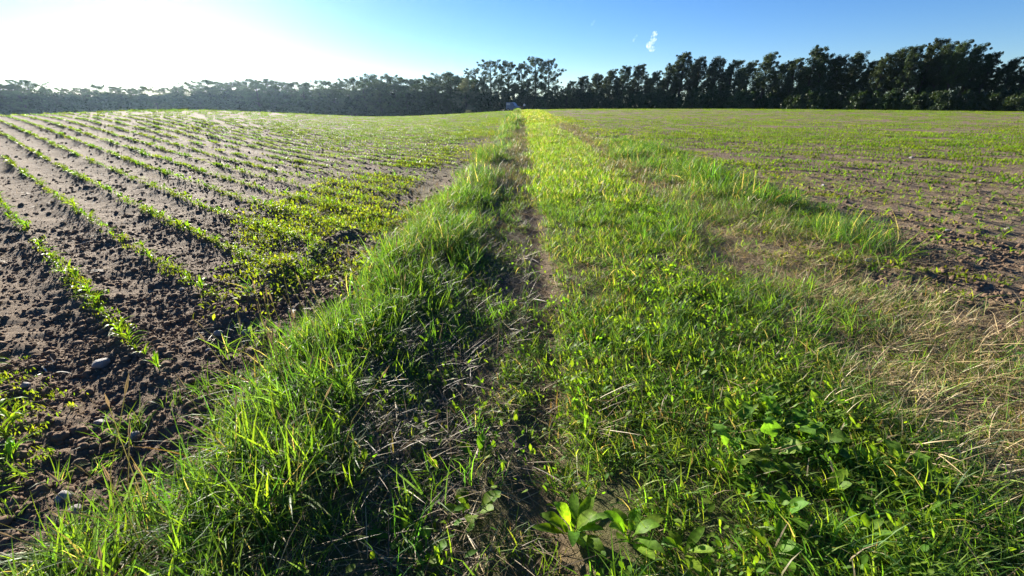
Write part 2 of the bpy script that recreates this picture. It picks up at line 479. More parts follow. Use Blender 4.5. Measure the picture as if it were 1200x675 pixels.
def make_protos():
    P = {}
    def many(key, k, fn, mat):
        P[key] = [proto(key + '_form', [x for x in fn()], mat) for _ in range(k)]
    many('short', 6, lambda: [blades(24, 0.075, (0.04, 0.135), (0.0025, 0.007), (0.0, 1.15), (0.2, 1.9), [(G_FRESH, 4), (G_DEEP, 2.5), (G_YEL, 2), (D_STRAW, 0.9), (D_BROWN, .3)])], GRASS)
    many('mid', 5, lambda: [blades(20, 0.08, (0.14, 0.26), (0.004, 0.008), (0.0, 0.6), (0.3, 1.5), [(G_FRESH, 3), (G_DEEP, 3), (G_BLUE, 2), (D_STRAW, 0.4)])], GRASS)
    many('tall', 6, lambda: [blades(16, 0.09, (0.22, 0.50), (0.003, 0.010), (0.0, 0.65), (0.2, 1.9), [(G_FRESH, 1.6), (G_DEEP, 2.5), (G_BLUE, 4), (D_STRAW, 0.6), (D_BROWN, .4)], 4)], GRASS)
    many('litter', 6, lambda: [blades(20, 0.16, (0.12, 0.34), (0.0025, 0.005), (1.05, 1.5), (0.05, 0.5), [(W_STRAW, 4), (D_BROWN, 2), (D_PALE, 1)])], STRAW)
    many('litter_dark', 5, lambda: [blades(18, 0.15, (0.10, 0.30), (0.0025, 0.005), (1.0, 1.5), (0.05, 0.5), [(D_BROWN, 4), (W_STRAW, 1.2), ((.12, .09, .06), 3)])], STRAW)
    many('drytuft', 4, lambda: [blades(18, 0.08, (0.10, 0.24), (0.0025, 0.005), (0.2, 1.2), (0.2, 1.2), [(W_STRAW, 3.5), (D_PALE, .6), (G_YEL, 3.0), (G_FRESH, 2)])], STRAW)
    def heads():
        out = []
        for _ in range(4):
            x, y = rng.uniform(-.1, .1, 2); h = rng.uniform(.40, .68); a = rng.uniform(0, 6.28); l_ = rng.uniform(.03, .2)
            p0 = np.array([x, y, 0]); p1 = p0 + np.array([l_ * .4 * math.cos(a), l_ * .4 * math.sin(a), h * .6]); p2 = p0 + np.array([l_ * math.cos(a), l_ * math.sin(a), h])
            p3 = p2 + (p2 - p1) / np.linalg.norm(p2 - p1) * rng.uniform(.05, .10)
            for q in (0, 1):
                o = np.array([math.cos(a + q * 1.57), math.sin(a + q * 1.57), 0]) * 0.0011
                V = np.array([p0 - o, p0 + o, p1 - o, p1 + o, p2 - o, p2 + o])
                out.append((V, [np.array([[0, 1, 3, 2], [2, 3, 5, 4]])], np.array((0.20, 0.20, 0.07))))
                w = np.array([math.cos(a + q * 1.57), math.sin(a + q * 1.57), 0]) * 0.0045
                m_ = p2 * .6 + p3 * .4
                V = np.array([p2, m_ - w, m_ + w, p3])
                out.append((V, [np.array([[0, 2, 3, 1]])], np.array((0.30, 0.23, 0.14))))
        return out
    many('heads', 4, heads, STRAW)
    def herb():
        out = []
        for k in range(9):
            x, y = rng.uniform(-.08, .08, 2)
            g = np.array(G_FRESH) * rng.uniform(.7, 1.25)
            out.append(leaf(rng.uniform(.018, .042), rng.uniform(.011, .022), rng.uniform(0, 6.28), rng.uniform(.1, 1.2), rng.uniform(0, .8), g, (x, y, rng.uniform(.01, .08)), 0.0, 0.2, 0.0, 4))
        return out
    many('herb', 6, herb, BROAD)
    def weed():
        out = []
        for k in range(12):
            x, y = rng.uniform(-.11, .11, 2)
            g = np.array((0.15, 0.22, 0.028)) * rng.uniform(.7, 1.2) * np.array([rng.uniform(.8, 1.35), 1, 1])
            out.append(leaf(rng.uniform(.03, .06), rng.uniform(.012, .026), rng.uniform(0, 6.28), rng.uniform(.1, 1.2), rng.uniform(0, .8), g, (x, y, rng.uniform(.0, .04)), 0.0, 0.2, 0.0, 4))
        return out
    many('weed', 6, weed, WEED)
    many('row_weed', 5, lambda: [(v * np.array([.45, .45, .8]), f, c) for v, f, c in weed()], WEED)
    # coarser patches for the middle and far distance
    many('patch_mid', 4, lambda: [blades(46, 0.26, (0.09, 0.20), (0.009, 0.016), (0.0, 0.7), (0.2, 1.2), [(G_FRESH, 4), (G_DEEP, 2), (G_YEL, 2), (D_STRAW, 0.5)], 2)], GRASS)
    many('patch_far', 4, lambda: [blades(60, 0.6, (0.12, 0.26), (0.03, 0.05), (0.0, 0.7), (0.2, 1.2), [(G_FRESH, 3), (G_DEEP, 2), (G_YEL, 3), (D_STRAW, 1.5), (D_BROWN, .6)], 2)], GRASS)
    many('patch_dry', 4, lambda: [blades(46, 0.28, (0.09, 0.24), (0.008, 0.014), (0.2, 1.3), (0.2, 1.0), [(W_STRAW, 3.5), (D_PALE, .6), (G_YEL, 3), (G_FRESH, 2)], 2)], STRAW)
    many('tall_mid', 4, lambda: [blades(40, 0.25, (0.18, 0.46), (0.007, 0.014), (0.0, 0.6), (0.2, 1.5), [(G_FRESH, 1.5), (G_DEEP, 2.5), (G_BLUE, 3.5), (D_STRAW, 0.6), (D_BROWN, .5)], 3)], GRASS)
    many('tall_far', 4, lambda: [blades(60, 0.5, (0.35, 0.70), (0.025, 0.045), (0.0, 0.4), (0.2, 1.0), [(G_FRESH, 1.5), (G_DEEP, 2), (G_BLUE, 3), (D_BROWN, 1.5), (D_STRAW, 0.8)], 3)], GRASS)
    def maize_row(nl, ln, wd, length, dens):
        def f():
            out = []
            x = 0.0
            while x < length:
                for k in range(nl):
                    g = np.array((0.13, 0.23, 0.028)) * rng.uniform(.75, 1.2)
                    v, fa, c = blades(1, 0.005, ln, wd, (0.15, 0.7), (0.5, 1.5), [(tuple(g), 1)], 2)
                    out.append((v * np.array([1, .6, 1]) + np.array([x - length / 2, rng.normal(0, .012), 0]), fa, c))
                x += rng.uniform(*dens)
            return out
        return f
    many('row_mid', 4, maize_row(5, (0.09, 0.17), (0.02, 0.03), 0.9, (0.06, 0.12)), MAIZE)
    many('row_far', 4, maize_row(4, (0.09, 0.16), (0.032, 0.045), 1.6, (0.07, 0.15)), MAIZE)
    def clod():
        bm = bmesh.new(); bmesh.ops.create_icosphere(bm, subdivisions=2, radius=1.0)
        ph = rng.uniform(0, 6, 6)
        for v in bm.verts:
            c = v.co
            k = 1 + 0.22 * math.sin(3.1 * c.x + ph[0]) * math.cos(2.7 * c.y + ph[1]) + 0.16 * math.sin(5.3 * c.z + ph[2] + 4 * c.x) + 0.1 * math.sin(9 * c.y + ph[3])
            v.co = c * k
            v.co.z *= 0.7
        v = np.array([x.co[:] for x in bm.verts]); f = np.array([[q.index for q in p.verts] for p in bm.faces]); bm.free()
        return [(v, [f], np.array((0.1, 0.08, 0.07)))]
    many('clod', 5, clod, plain('soil_clod', (0.145, 0.097, 0.063), 0.95, spec=0.1, noise=0.35, nscale=1.4))
    return P
P = make_protos()

# ------------------------------------------------------------------ scattering (uncountable growth only)
def scatter(name, forms, pts, rz, scl, label, cat, tilt=0.12):
    n = len(pts)
    if n == 0: return None
    me = bpy.data.meshes.new(name)
    me.vertices.add(n); me.vertices.foreach_set('co', np.asarray(pts, np.float32).ravel())
    rot = np.zeros((n, 3), np.float32); rot[:, 0] = rng.normal(0, tilt, n); rot[:, 1] = rng.normal(0, tilt, n); rot[:, 2] = rz
    a = me.attributes.new('turn', 'FLOAT_VECTOR', 'POINT'); a.data.foreach_set('vector', rot.ravel())
    s3 = np.asarray(scl, np.float32)
    if s3.ndim == 1: s3 = np.repeat(s3[:, None], 3, 1)
    a = me.attributes.new('size', 'FLOAT_VECTOR', 'POINT'); a.data.foreach_set('vector', s3.ravel())
    a = me.attributes.new('form', 'INT', 'POINT'); a.data.foreach_set('value', rng.integers(0, len(forms), n).astype(np.int32))
    o = link(name, me)
    tag(o, label, cat, kind='stuff')
    fc = bpy.data.collections.new(name + '_forms')
    for f in forms: fc.objects.link(f)
    ng = bpy.data.node_groups.new(name + '_spread', 'GeometryNodeTree')
    ng.interface.new_socket('Geometry', in_out='INPUT', socket_type='NodeSocketGeometry')
    ng.interface.new_socket('Geometry', in_out='OUTPUT', socket_type='NodeSocketGeometry')
    N, L = ng.nodes, ng.links
    gi, go = N.new('NodeGroupInput'), N.new('NodeGroupOutput')
    iop = N.new('GeometryNodeInstanceOnPoints'); ci = N.new('GeometryNodeCollectionInfo')
    ci.inputs['Collection'].default_value = fc
    ci.inputs['Separate Children'].default_value = True
    ci.inputs['Reset Children'].default_value = True
    def na(nm, dt):
        q = N.new('GeometryNodeInputNamedAttribute'); q.data_type = dt; q.inputs['Name'].default_value = nm
        return q.outputs['Attribute']
    e2r = N.new('FunctionNodeEulerToRotation')
    L.new(na('turn', 'FLOAT_VECTOR'), e2r.inputs[0])
    L.new(gi.outputs[0], iop.inputs['Points']); L.new(ci.outputs[0], iop.inputs['Instance'])
    iop.inputs['Pick Instance'].default_value = True
    L.new(na('form', 'INT'), iop.inputs['Instance Index']); L.new(e2r.outputs[0], iop.inputs['Rotation'])
    L.new(na('size', 'FLOAT_VECTOR'), iop.inputs['Scale']); L.new(iop.outputs[0], go.inputs[0])
    md = o.modifiers.new('spread', 'NODES'); md.node_group = ng
    return o

def sample(r0, r1, dens, azmax=64.0):
    area = R(2 * azmax) / 2 * (r1 * r1 - r0 * r0)
    n = int(area * dens)
    r = np.sqrt(rng.uniform(r0 * r0, r1 * r1, n)); a = rng.uniform(-R(azmax), R(azmax), n)
    return np.sin(a) * r, np.cos(a) * r

def zone_points(wfun, rings, wide=80.0):
    """rings: (r0, r1, density per m2, smin, smax); returns pts, rz, scale"""
    X, Y, S = [], [], []
    for r0, r1, d, s0, s1 in rings:
        x, y = sample(r0, r1, d, wide if r1 < 9 else 66.0)
        w = wfun(x, y)
        k = rng.uniform(0, 1, len(x)) < w
        x, y = x[k], y[k]
        X.append(x); Y.append(y); S.append(rng.uniform(s0, s1, len(x)))
    x = np.concatenate(X); y = np.concatenate(Y); s = np.concatenate(S)
    for qx, qy in (flat(672, 622), flat(735, 640)):              # the docks shade out what grows under them
        k = (np.hypot(x - qx, y - qy) > .15) | (rng.uniform(0, 1, len(x)) < .12)
        x, y, s = x[k], y[k], s[k]
    return np.stack([x, y, ground(x, y)], -1), rng.uniform(0, 6.283, len(x)), s

PATHEND = lambda x, y: 1 - sstep(124, 132, np.hypot(x, y))
def Z(name, gain=1.0, extra=None):
    def f(x, y):
        w = zones(x, y)[name] * gain
        if extra is not None: w = w * extra(x, y)
        return w
    return f
notbare = lambda x, y: 1 - 0.93 * np.clip(zones(x, y)['bare'], 0, 1)
patchy = lambda sc, lo, hi, sd: (lambda x, y: sstep(lo, hi, vnoise(x * sc, y * sc, sd)))

# the lush crown of the track
pts, rz, s = zone_points(Z('lush', 1, lambda x, y: notbare(x, y) * (0.45 + 0.55 * patchy(1.6, .3, .6, 61)(x, y))), [(0.5, 3.5, 420, .7, 1.3), (3.5, 8, 190, .85, 1.4)])
scatter('track_grass', P['short'], pts, rz, s, 'short bright green grass on the crown of the track', 'grass')
pts, rz, s = zone_points(Z('lush', 1, lambda x, y: patchy(1.1, .5, .75, 62)(x, y)), [(0.5, 8, 60, .5, 1.0)])
scatter('track_long_grass', P['mid'], pts, rz, s, 'longer green grass clumps on the crown of the track', 'grass')
pts, rz, s = zone_points(Z('lush', 1, lambda x, y: patchy(1.3, .42, .75, 63)(x, y)), [(0.5, 3, 130, .6, 1.2), (3, 6, 170, .7, 1.25), (6, 10, 70, .8, 1.4)])
scatter('track_herbs', P['herb'], pts, rz, s, 'small broad leaved herbs among the track grass', 'ground cover')
pts, rz, s = zone_points(Z('lush', 1, lambda x, y: notbare(x, y) * (.5 + .5 * patchy(.5, .3, .55, 89)(x, y))), [(7.5, 18, 45, .7, 1.2), (18, 40, 18, .9, 1.4)])
scatter('track_grass_beyond', P['patch_mid'], pts, rz, s, 'green track grass in the middle distance', 'grass')
pts, rz, s = zone_points(lambda x, y: np.clip(zones(x, y)['lush'] + zones(x, y)['shade'] * .6 + zones(x, y)['mixed'] * .6, 0, 1) * PATHEND(x, y) * notbare(x, y), [(38, 132, 3.2, .7, 1.1)])
ptsd, rzd, sd = zone_points(Z('lush', .8, lambda x, y: 1 - .8 * patchy(.5, .3, .55, 89)(x, y)), [(7.5, 18, 30, .6, 1.0), (18, 60, 10, .9, 1.4)])
scatter('track_dry_grass', P['patch_dry'], ptsd, rzd, sd, 'yellowing thin grass patches along the track', 'grass', 0.2)
scatter('track_grass_far', P['patch_far'], pts, rz, s, 'pale green track grass towards the crest', 'grass')

pts, rz, s = zone_points(Z('lush', .5, lambda x, y: patchy(1.0, .5, .8, 83)(x, y)), [(0.5, 9, 60, .6, 1.1)])
scatter('track_straw', P['litter'], pts, rz, s, 'dry stalks lying in the track grass', 'straw', 0.3)
# the shaded, trodden side of the track
pts, rz, s = zone_points(Z('shade', .62, lambda x, y: patchy(1.8, .3, .65, 64)(x, y)), [(0.5, 4, 260, .6, 1.1), (4, 9, 120, .8, 1.3)])
scatter('trodden_grass', P['short'], pts, rz, s, 'low trodden grass left of the wheel rut', 'grass')
pts, rz, s = zone_points(Z('shade', .4, lambda x, y: patchy(1.2, .4, .7, 65)(x, y)), [(0.5, 4, 60, .7, 1.2), (4, 9, 30, .8, 1.3)])
scatter('trodden_long_grass', P['mid'], pts, rz, s, 'bent long grass left of the wheel rut', 'grass', 0.4)
pts, rz, s = zone_points(lambda x, y: np.clip(zones(x, y)['shade'] * .8 + zones(x, y)['bare'] * .5 + zones(x, y)['bank'] * .4, 0, 1), [(0.5, 4, 140, .6, 1.1), (4, 12, 55, .8, 1.3)])
scatter('flattened_straw', P['litter_dark'], pts, rz, s, 'flattened dry grass stalks along the wheel rut', 'straw', 0.2)
pts, rz, s = zone_points(Z('shade', .55), [(0.5, 5, 60, .7, 1.5)])
scatter('rut_herbs', P['herb'], pts, rz, s, 'small leafy herbs beside the wheel rut', 'ground cover')
pts, rz, s = zone_points(Z('shade', .9), [(9, 18, 28, .7, 1.0), (18, 40, 12, .9, 1.2)])
scatter('trodden_grass_beyond', P['patch_dry'], pts, rz, s, 'thin yellow grass in the left wheel track', 'grass')

# the tall bank on the left of the track
bank_h = lambda p: 0.38 + 0.75 * sstep(.25, .75, vnoise(p[:, 0] * 1.3, p[:, 1] * .8, 66))
pts, rz, s = zone_points(Z('bank', 1, lambda x, y: 0.35 + 0.65 * patchy(.9, .3, .6, 66)(x, y)), [(0.5, 3.5, 260, .65, 1.1), (3.5, 8, 150, .8, 1.25)])
scatter('bank_grass', P['tall'], pts, rz, s * bank_h(pts), 'tall blue green grass on the bank left of the track', 'grass', 0.22)
pts, rz, s = zone_points(Z('bank', 1), [(0.5, 3.5, 150, .8, 1.3), (3.5, 8, 60, .8, 1.4)])
scatter('bank_undergrass', P['mid'], pts, rz, s, 'shorter grass at the foot of the tall bank', 'grass', 0.25)
pts, rz, s = zone_points(Z('bank', .6, patchy(.8, .4, .7, 67)), [(0.5, 7, 14, .8, 1.1), (7, 16, 14, .9, 1.2)])
scatter('bank_seed_heads', P['heads'], pts, rz, s, 'thin grass stalks with seed heads above the bank', 'grass', 0.2)
pts, rz, s = zone_points(Z('bank', 1, lambda x, y: 0.3 + 0.7 * patchy(.6, .35, .6, 66)(x, y)), [(7.5, 18, 34, .75, 1.2), (18, 40, 16, .9, 1.3)])
scatter('bank_grass_beyond', P['tall_mid'], pts, rz, s * bank_h(pts), 'tall grass bank in the middle distance', 'grass', 0.15)
pts, rz, s = zone_points(Z('bank', 1, lambda x, y: PATHEND(x, y) * patchy(.15, .3, .55, 68)(x, y)), [(38, 130, 3.5, .6, 1.1)])
scatter('bank_grass_far', P['tall_far'], pts, rz, s, 'tall brownish grass bank near the crest', 'grass', 0.1)

pts, rz, s = zone_points(lambda x, y: band(x - rut(y), -2.5, -1.4, .25) * patchy(1.7, .55, .8, 87)(x, y), [(1.0, 7, 32, .5, 1.0)])
scatter('bank_edge_tufts', P['mid'], pts, rz, s, 'loose grass tufts straggling from the bank onto the soil', 'grass', 0.35)
pts, rz, s = zone_points(lambda x, y: band(x - rut(y), -2.7, -1.3, .25) * patchy(1.2, .45, .7, 88)(x, y), [(1.0, 7, 70, .6, 1.2)])
scatter('bank_edge_weeds', P['weed'], pts, rz, s, 'low weeds between the bank and the tilled soil', 'weeds', 0.2)
# dry, cut verge on the right of the track
pts, rz, s = zone_points(lambda x, y: band(x - rut(y), 1.9, 4.3, .5) * patchy(.8, .3, .65, 51)(x, y), [(0.8, 5, 110, .6, 1.2), (5, 14, 50, .7, 1.2)])
ptsw, rzw, sw = zone_points(Z('worn'), [(3.5, 12, 90, .7, 1.2), (12, 30, 25, 1.0, 1.8), (30, 60, 8, 1.6, 2.6)])
scatter('worn_track_straw', P['litter'], ptsw, rzw, sw, 'straw flattened along the faint right wheel track', 'straw', 0.2)
scatter('cut_straw', P['litter'], pts, rz, s, 'cut dry grass lying on the right verge', 'straw', 0.2)
pts, rz, s = zone_points(Z('mixed', .9, lambda x, y: 0.12 + patchy(1.0, .32, .6, 70)(x, y) * .8 + .7 * (1 - sstep(1.9, 2.5, y))), [(0.8, 2.6, 170, .7, 1.3), (2.6, 5, 110, .7, 1.4), (5, 9, 60, .9, 1.5)])
scatter('verge_dry_tufts', P['drytuft'], pts, rz, s, 'half dry yellow tufts on the right verge', 'grass', 0.35)
pts, rz, s = zone_points(Z('mixed', .5, lambda x, y: patchy(.9, .38, .66, 71)(x, y)), [(0.8, 5, 130, .6, 1.2), (5, 9, 80, .8, 1.3)])
scatter('verge_green_tufts', P['mid'], pts, rz, s, 'green tufts growing on the right verge', 'grass', 0.35)
pts, rz, s = zone_points(Z('mixed', .85, lambda x, y: 0.4 + .6 * patchy(.5, .35, .65, 71)(x, y)), [(8, 18, 30, .7, 1.1), (18, 42, 13, .9, 1.3)])
pts2, rz2, s2 = zone_points(Z('mixed', .45, lambda x, y: .15 + patchy(1.4, .4, .65, 85)(x, y)), [(0.8, 5, 150, .7, 1.3), (5, 9, 60, .9, 1.4)])
scatter('verge_short_grass', P['short'], pts2, rz2, s2, 'short green grass between the dry tufts of the right verge', 'grass', 0.3)
scatter('verge_grass_beyond', P['patch_dry'], pts, rz, s, 'yellowish verge grass in the middle distance', 'grass', 0.2)
pts, rz, s = zone_points(Z('clump', .95, lambda x, y: 0.3 + .7 * patchy(.6, .35, .6, 72)(x, y)), [(8.5, 26, 34, .9, 1.3)])
scatter('verge_tall_grass', P['tall_mid'], pts, rz, s * (.45 + .7 * sstep(.2, .75, vnoise(pts[:, 0] * .9, pts[:, 1] * .9, 72))), 'tall dark green grass clump on the right verge', 'grass', 0.2)

pts, rz, s = zone_points(Z('clump', .95, lambda x, y: 0.3 + .7 * patchy(.6, .35, .6, 72)(x, y)), [(4, 9, 190, .6, 1.1)])
scatter('verge_tall_grass_near', P['tall'], pts, rz, s * (.45 + .7 * sstep(.2, .75, vnoise(pts[:, 0] * .9, pts[:, 1] * .9, 72))), 'near end of the tall grass clump on the right verge', 'grass', 0.25)
# weeds on the headlands and in the rows
def n_of(x, y): return x * RNX + y * RNY
def a_of(x, y): return x * RDX + y * RDY
def in_row(x, y, wd):
    q = (n_of(x, y) - ROW_0) / ROW_SP
    return np.exp(-(((q - np.round(q)) * ROW_SP) / wd) ** 2)
def field_mask(x, y):
    s = x - rut(y)
    return np.clip(sstep(-2.0, -2.5, -np.abs(s + 0.0)) * 0 + np.where(s < 0, 1 - sstep(-2.7, -2.1, s), sstep(3.0, 4.0, s)), 0, 1)
def soil_mask(x, y):
    s = x - rut(y)
    return np.where(s < 0, 1 - sstep(-1.75, -1.35, s), sstep(2.6, 3.6, s))
def crest(x, y):
    az = np.degrees(np.arctan2(x, y)); return np.interp(az, CR_AZ, CR_R)
pts, rz, s = zone_points(lambda x, y: zones(x, y)['head_l'] * (0.2 * (y < 7) + .8 * patchy(.6, .35, .6, 73)(x, y)), [(2.5, 7, 200, .6, 1.1), (7, 14, 75, .8, 1.3), (14, 60, 14, 1.0, 1.6)])
scatter('headland_weeds', P['weed'], pts, rz, s, 'low yellow green weeds on the left headland', 'weeds')
pts, rz, s = zone_points(lambda x, y: zones(x, y)['head_r'] * (0.15 + .85 * patchy(.8, .4, .65, 74)(x, y)), [(2.5, 7, 60, .6, 1.1), (7, 20, 34, .7, 1.3), (20, 60, 8, 1.2, 2.0)])
scatter('verge_weeds', P['weed'], pts, rz, s, 'low green weeds at the edge of the right field', 'weeds')
pts, rz, s = zone_points(lambda x, y: field_mask(x, y) * np.maximum(in_row(x, y, .05) * sstep(.3, .6, vnoise(n_of(x, y) * 1.5, a_of(x, y) * .35, 75)), .9 * np.exp(-((n_of(x, y) + .22) / .16) ** 2 - ((a_of(x, y) - 3.3) / .9) ** 2)), [(1.2, 6, 420, .5, 1.1), (6, 16, 170, .6, 1.2), (16, 30, 45, .9, 1.4)])
scatter('row_weeds', P['row_weed'], pts, rz, s, 'low weeds growing along the crop rows', 'weeds')
pts, rz, s = zone_points(lambda x, y: field_mask(x, y) * (x > 0) * sstep(.52, .75, vnoise(n_of(x, y) * .22, a_of(x, y) * .04, 76)) * (np.hypot(x, y) < crest(x, y) + 6), [(6, 20, 3, .5, 1.0), (20, 60, 1.8, .9, 1.6), (60, 128, .6, 1.4, 2.2)])
scatter('field_weeds', P['weed'], pts, rz, s, 'bands of low green weeds across the right field', 'weeds')

# soil clods
pts, rz, s = zone_points(lambda x, y: np.clip(soil_mask(x, y) * (.35 + .65 * sstep(.2, .7, vnoise(x * 1.1, y * 1.1, 77))) + zones(x, y)['mixed'] * .15, 0, 1), [(1.0, 5, 900, 1, 1), (5, 9, 330, 1, 1), (9, 15, 130, 1, 1), (15, 30, 35, 1, 1)])
r_ = np.hypot(pts[:, 0], pts[:, 1])
s = np.clip(0.005 * rng.pareto(1.9, len(s)) + 0.004, 0, 0.03) * (1 + 0.025 * r_)
scatter('soil_clods', P['clod'], pts, rz, s, 'loose crumbs and clods of dark soil', 'soil', 0.8)
pts, rz, s = zone_points(lambda x, y: soil_mask(x, y) * (.3 + .7 * vnoise(x * 2.1, y * 2.1, 86)), [(1.0, 4.2, 4500, 1, 1), (4.2, 8, 1300, 1, 1)])
s = np.clip(0.0022 + 0.0022 * rng.pareto(1.8, len(s)), 0, .016) * (1 + .08 * np.hypot(pts[:, 0], pts[:, 1]))
scatter('soil_crumbs', P['clod'], pts, rz, s, 'fine crumbs of loose brown soil', 'soil', 0.8)
pts, rz, s = zone_points(lambda x, y: field_mask(x, y) * sstep(.5, .8, vnoise(x * .9, y * .9, 78)), [(1.2, 6, 10, .4, .9), (6, 16, 5, .6, 1.1)])
scatter('crop_residue', P['litter'], pts, rz, s * .8, 'scattered pale stubble bits on the tilled soil', 'straw', 0.2)

# ------------------------------------------------------------------ maize
def row_points(r0, r1, step):
    out = []
    q0, q1 = int(-140 / ROW_SP), int(200 / ROW_SP)
    A = np.arange(-150, 150, step)
    for q in range(q0, q1):
        n = ROW_0 + q * ROW_SP
        a = A + rng.uniform(-.3, .3, len(A)) * step
        x = n * RNX + a * RDX + rng.normal(0, .02, len(A)); y = n * RNY + a * RDY + rng.normal(0, .02, len(A))
        r = np.hypot(x, y); az = np.degrees(np.arctan2(x, y))
        k = (r > r0) & (r < r1) & (np.abs(az) < 62) & (r < crest(x, y) + 5)
        if k.any(): out.append(np.stack([x[k], y[k], np.full(k.sum(), q)], -1))
    return np.concatenate(out)
def stand(x, y):
    s = x - rut(y)
    gaps = .5 + .5 * sstep(.18, .36, vnoise(n_of(x, y) * 1.7, a_of(x, y) * .5, 80))
    left = 1 - sstep(-2.9, -2.3, s)
    right = sstep(3.2, 4.6, s) * (0.6 + .35 * sstep(.3, .6, vnoise(n_of(x, y) * .2, a_of(x, y) * .05, 81)))
    r = np.hypot(x, y)
    thin = 1 - np.where(s < 0, .35, .58) * sstep(30, 65, r)
    return np.where(s < 0, left * gaps, right * (0.5 + .5 * gaps)) * thin

near = row_points(1.0, 13, 0.115)
near = near[rng.uniform(0, 1, len(near)) < stand(near[:, 0], near[:, 1])]
order = np.argsort(np.hypot(near[:, 0], near[:, 1]))
near = near[order]
near_az = np.degrees(np.arctan2(near[:, 0], near[:, 1]))
vis = np.abs(near_az) < 52
single = near[vis][:300]
rest = np.concatenate([near[~vis], near[vis][300:]])
mid = row_points(13, 34, 0.75)
mid = mid[rng.uniform(0, 1, len(mid)) < stand(mid[:, 0], mid[:, 1])]
far = row_points(34, 130, 1.5)
far = far[rng.uniform(0, 1, len(far)) < stand(far[:, 0], far[:, 1]) * 1.1]
row_rz = math.atan2(RDY, RDX)

def seedling_parts():
    nl = rng.integers(4, 7)
    parts = []
    for k in range(nl):
        g = np.array((0.125, 0.235, 0.026)) * rng.uniform(.8, 1.2)
        az = k * math.pi + rng.normal(0, .5)
        parts.append(leaf(rng.uniform(.09, .17), rng.uniform(.014, .024), az, rng.uniform(.8, 1.35), rng.uniform(.9, 2.0), g, (0, 0, .015 + .012 * k), 0.0, 0.5, 0.0, 6))
    a = np.linspace(0, 2 * math.pi, 6)[:-1]
    V = np.concatenate([np.stack([.005 * np.cos(a), .005 * np.sin(a), np.full(5, -.01)], -1), np.stack([.003 * np.cos(a), .003 * np.sin(a), np.full(5, .09)], -1)])
    F = np.array([[i, (i + 1) % 5, 5 + (i + 1) % 5, 5 + i] for i in range(5)])
    return (V, [F], np.array((0.14, 0.20, 0.04))), parts
SEED = []
for _ in range(14):
    st, lv = seedling_parts()
    SEED.append((mesh_np('maize_seedling', *merge([st] + lv)[:2], MAIZE, merge([st] + lv)[2]),
                 mesh_np('stem', *merge([st])[:2], MAIZE, merge([st])[2]),
                 [mesh_np('leaf', *merge([x])[:2], MAIZE, merge([x])[2]) for x in lv]))
ORD = ['first', 'second', 'third', 'fourth', 'fifth', 'sixth', 'seventh', 'eighth', 'ninth', 'tenth', 'eleventh', 'twelfth', 'thirteenth',
       'fourteenth', 'fifteenth', 'sixteenth', 'seventeenth', 'eighteenth', 'nineteenth', 'twentieth']
def nth(k):
    if k <= 20: return ORD[k - 1]
    t, u = divmod(k, 10)
    tens = ['', '', 'twenty', 'thirty', 'forty', 'fifty', 'sixty', 'seventy', 'eighty'][t]
    if u == 0: return tens[:-1] + 'ieth'
    return tens + '-' + ORD[u - 1]
rows_l = sorted({int(q) for x, y, q in single if x < 0}); rows_r = sorted({int(q) for x, y, q in single if x >= 0})
single = single[np.lexsort((np.hypot(single[:, 0] - 0.3, single[:, 1]), single[:, 2], single[:, 0] > 0))]
count = {}
for x, y, q in single:
    count[(x < 0, q)] = count.get((x < 0, q), 0) + 1
    kth = nth(count[(x < 0, q)])
    z = float(ground(x, y)); q = int(q)
    if x < 0:
        lab = 'maize seedling, %s from the track in the %s row from lower left' % (kth, nth(rows_l.index(q) + 1))
        grp = 'maize seedlings in the left field'
    else:
        lab = 'maize seedling, %s from near end of the %s row in the right field' % (kth, nth(rows_r.index(q) + 1))
        grp = 'maize seedlings in the right field'
    body, stem, leaves = SEED[rng.integers(0, 14)]
    sc = rng.uniform(.4, 1.15)
    if math.hypot(x, y) < 6.5:
        o = empty('maize_seedling', (x, y, z), rng.uniform(0, 6.28), sc)
        link('stem', stem, o)
        for lf in leaves: link('leaf', lf, o)
    else:
        o = link('maize_seedling', body)
        o.location = (x, y, z); o.rotation_euler = (rng.normal(0, .1), rng.normal(0, .1), rng.uniform(0, 6.28)); o.scale = (sc,) * 3
    tag(o, lab, 'seedling', grp)

def prow(a): return np.stack([a[:, 0], a[:, 1], ground(a[:, 0], a[:, 1])], -1)
SEEDOBJ = [bpy.data.objects.new('maize_form', s[0]) for s in SEED]
scatter('maize_rows', SEEDOBJ, prow(rest), rng.uniform(0, 6.28, len(rest)), rng.uniform(.4, 1.1, len(rest)), 'more maize seedlings in rows past the nearest ones', 'seedlings')
scatter('maize_rows_beyond', P['row_mid'], prow(mid), row_rz + math.pi * rng.integers(0, 2, len(mid)), rng.uniform(.8, 1.2, len(mid)), 'rows of maize seedlings in the middle distance', 'seedlings', 0.03)
scatter('maize_rows_far', P['row_far'], prow(far), row_rz + math.pi * rng.integers(0, 2, len(far)), rng.uniform(.8, 1.15, len(far)), 'far rows of maize seedlings up to the crest', 'seedlings', 0.02)

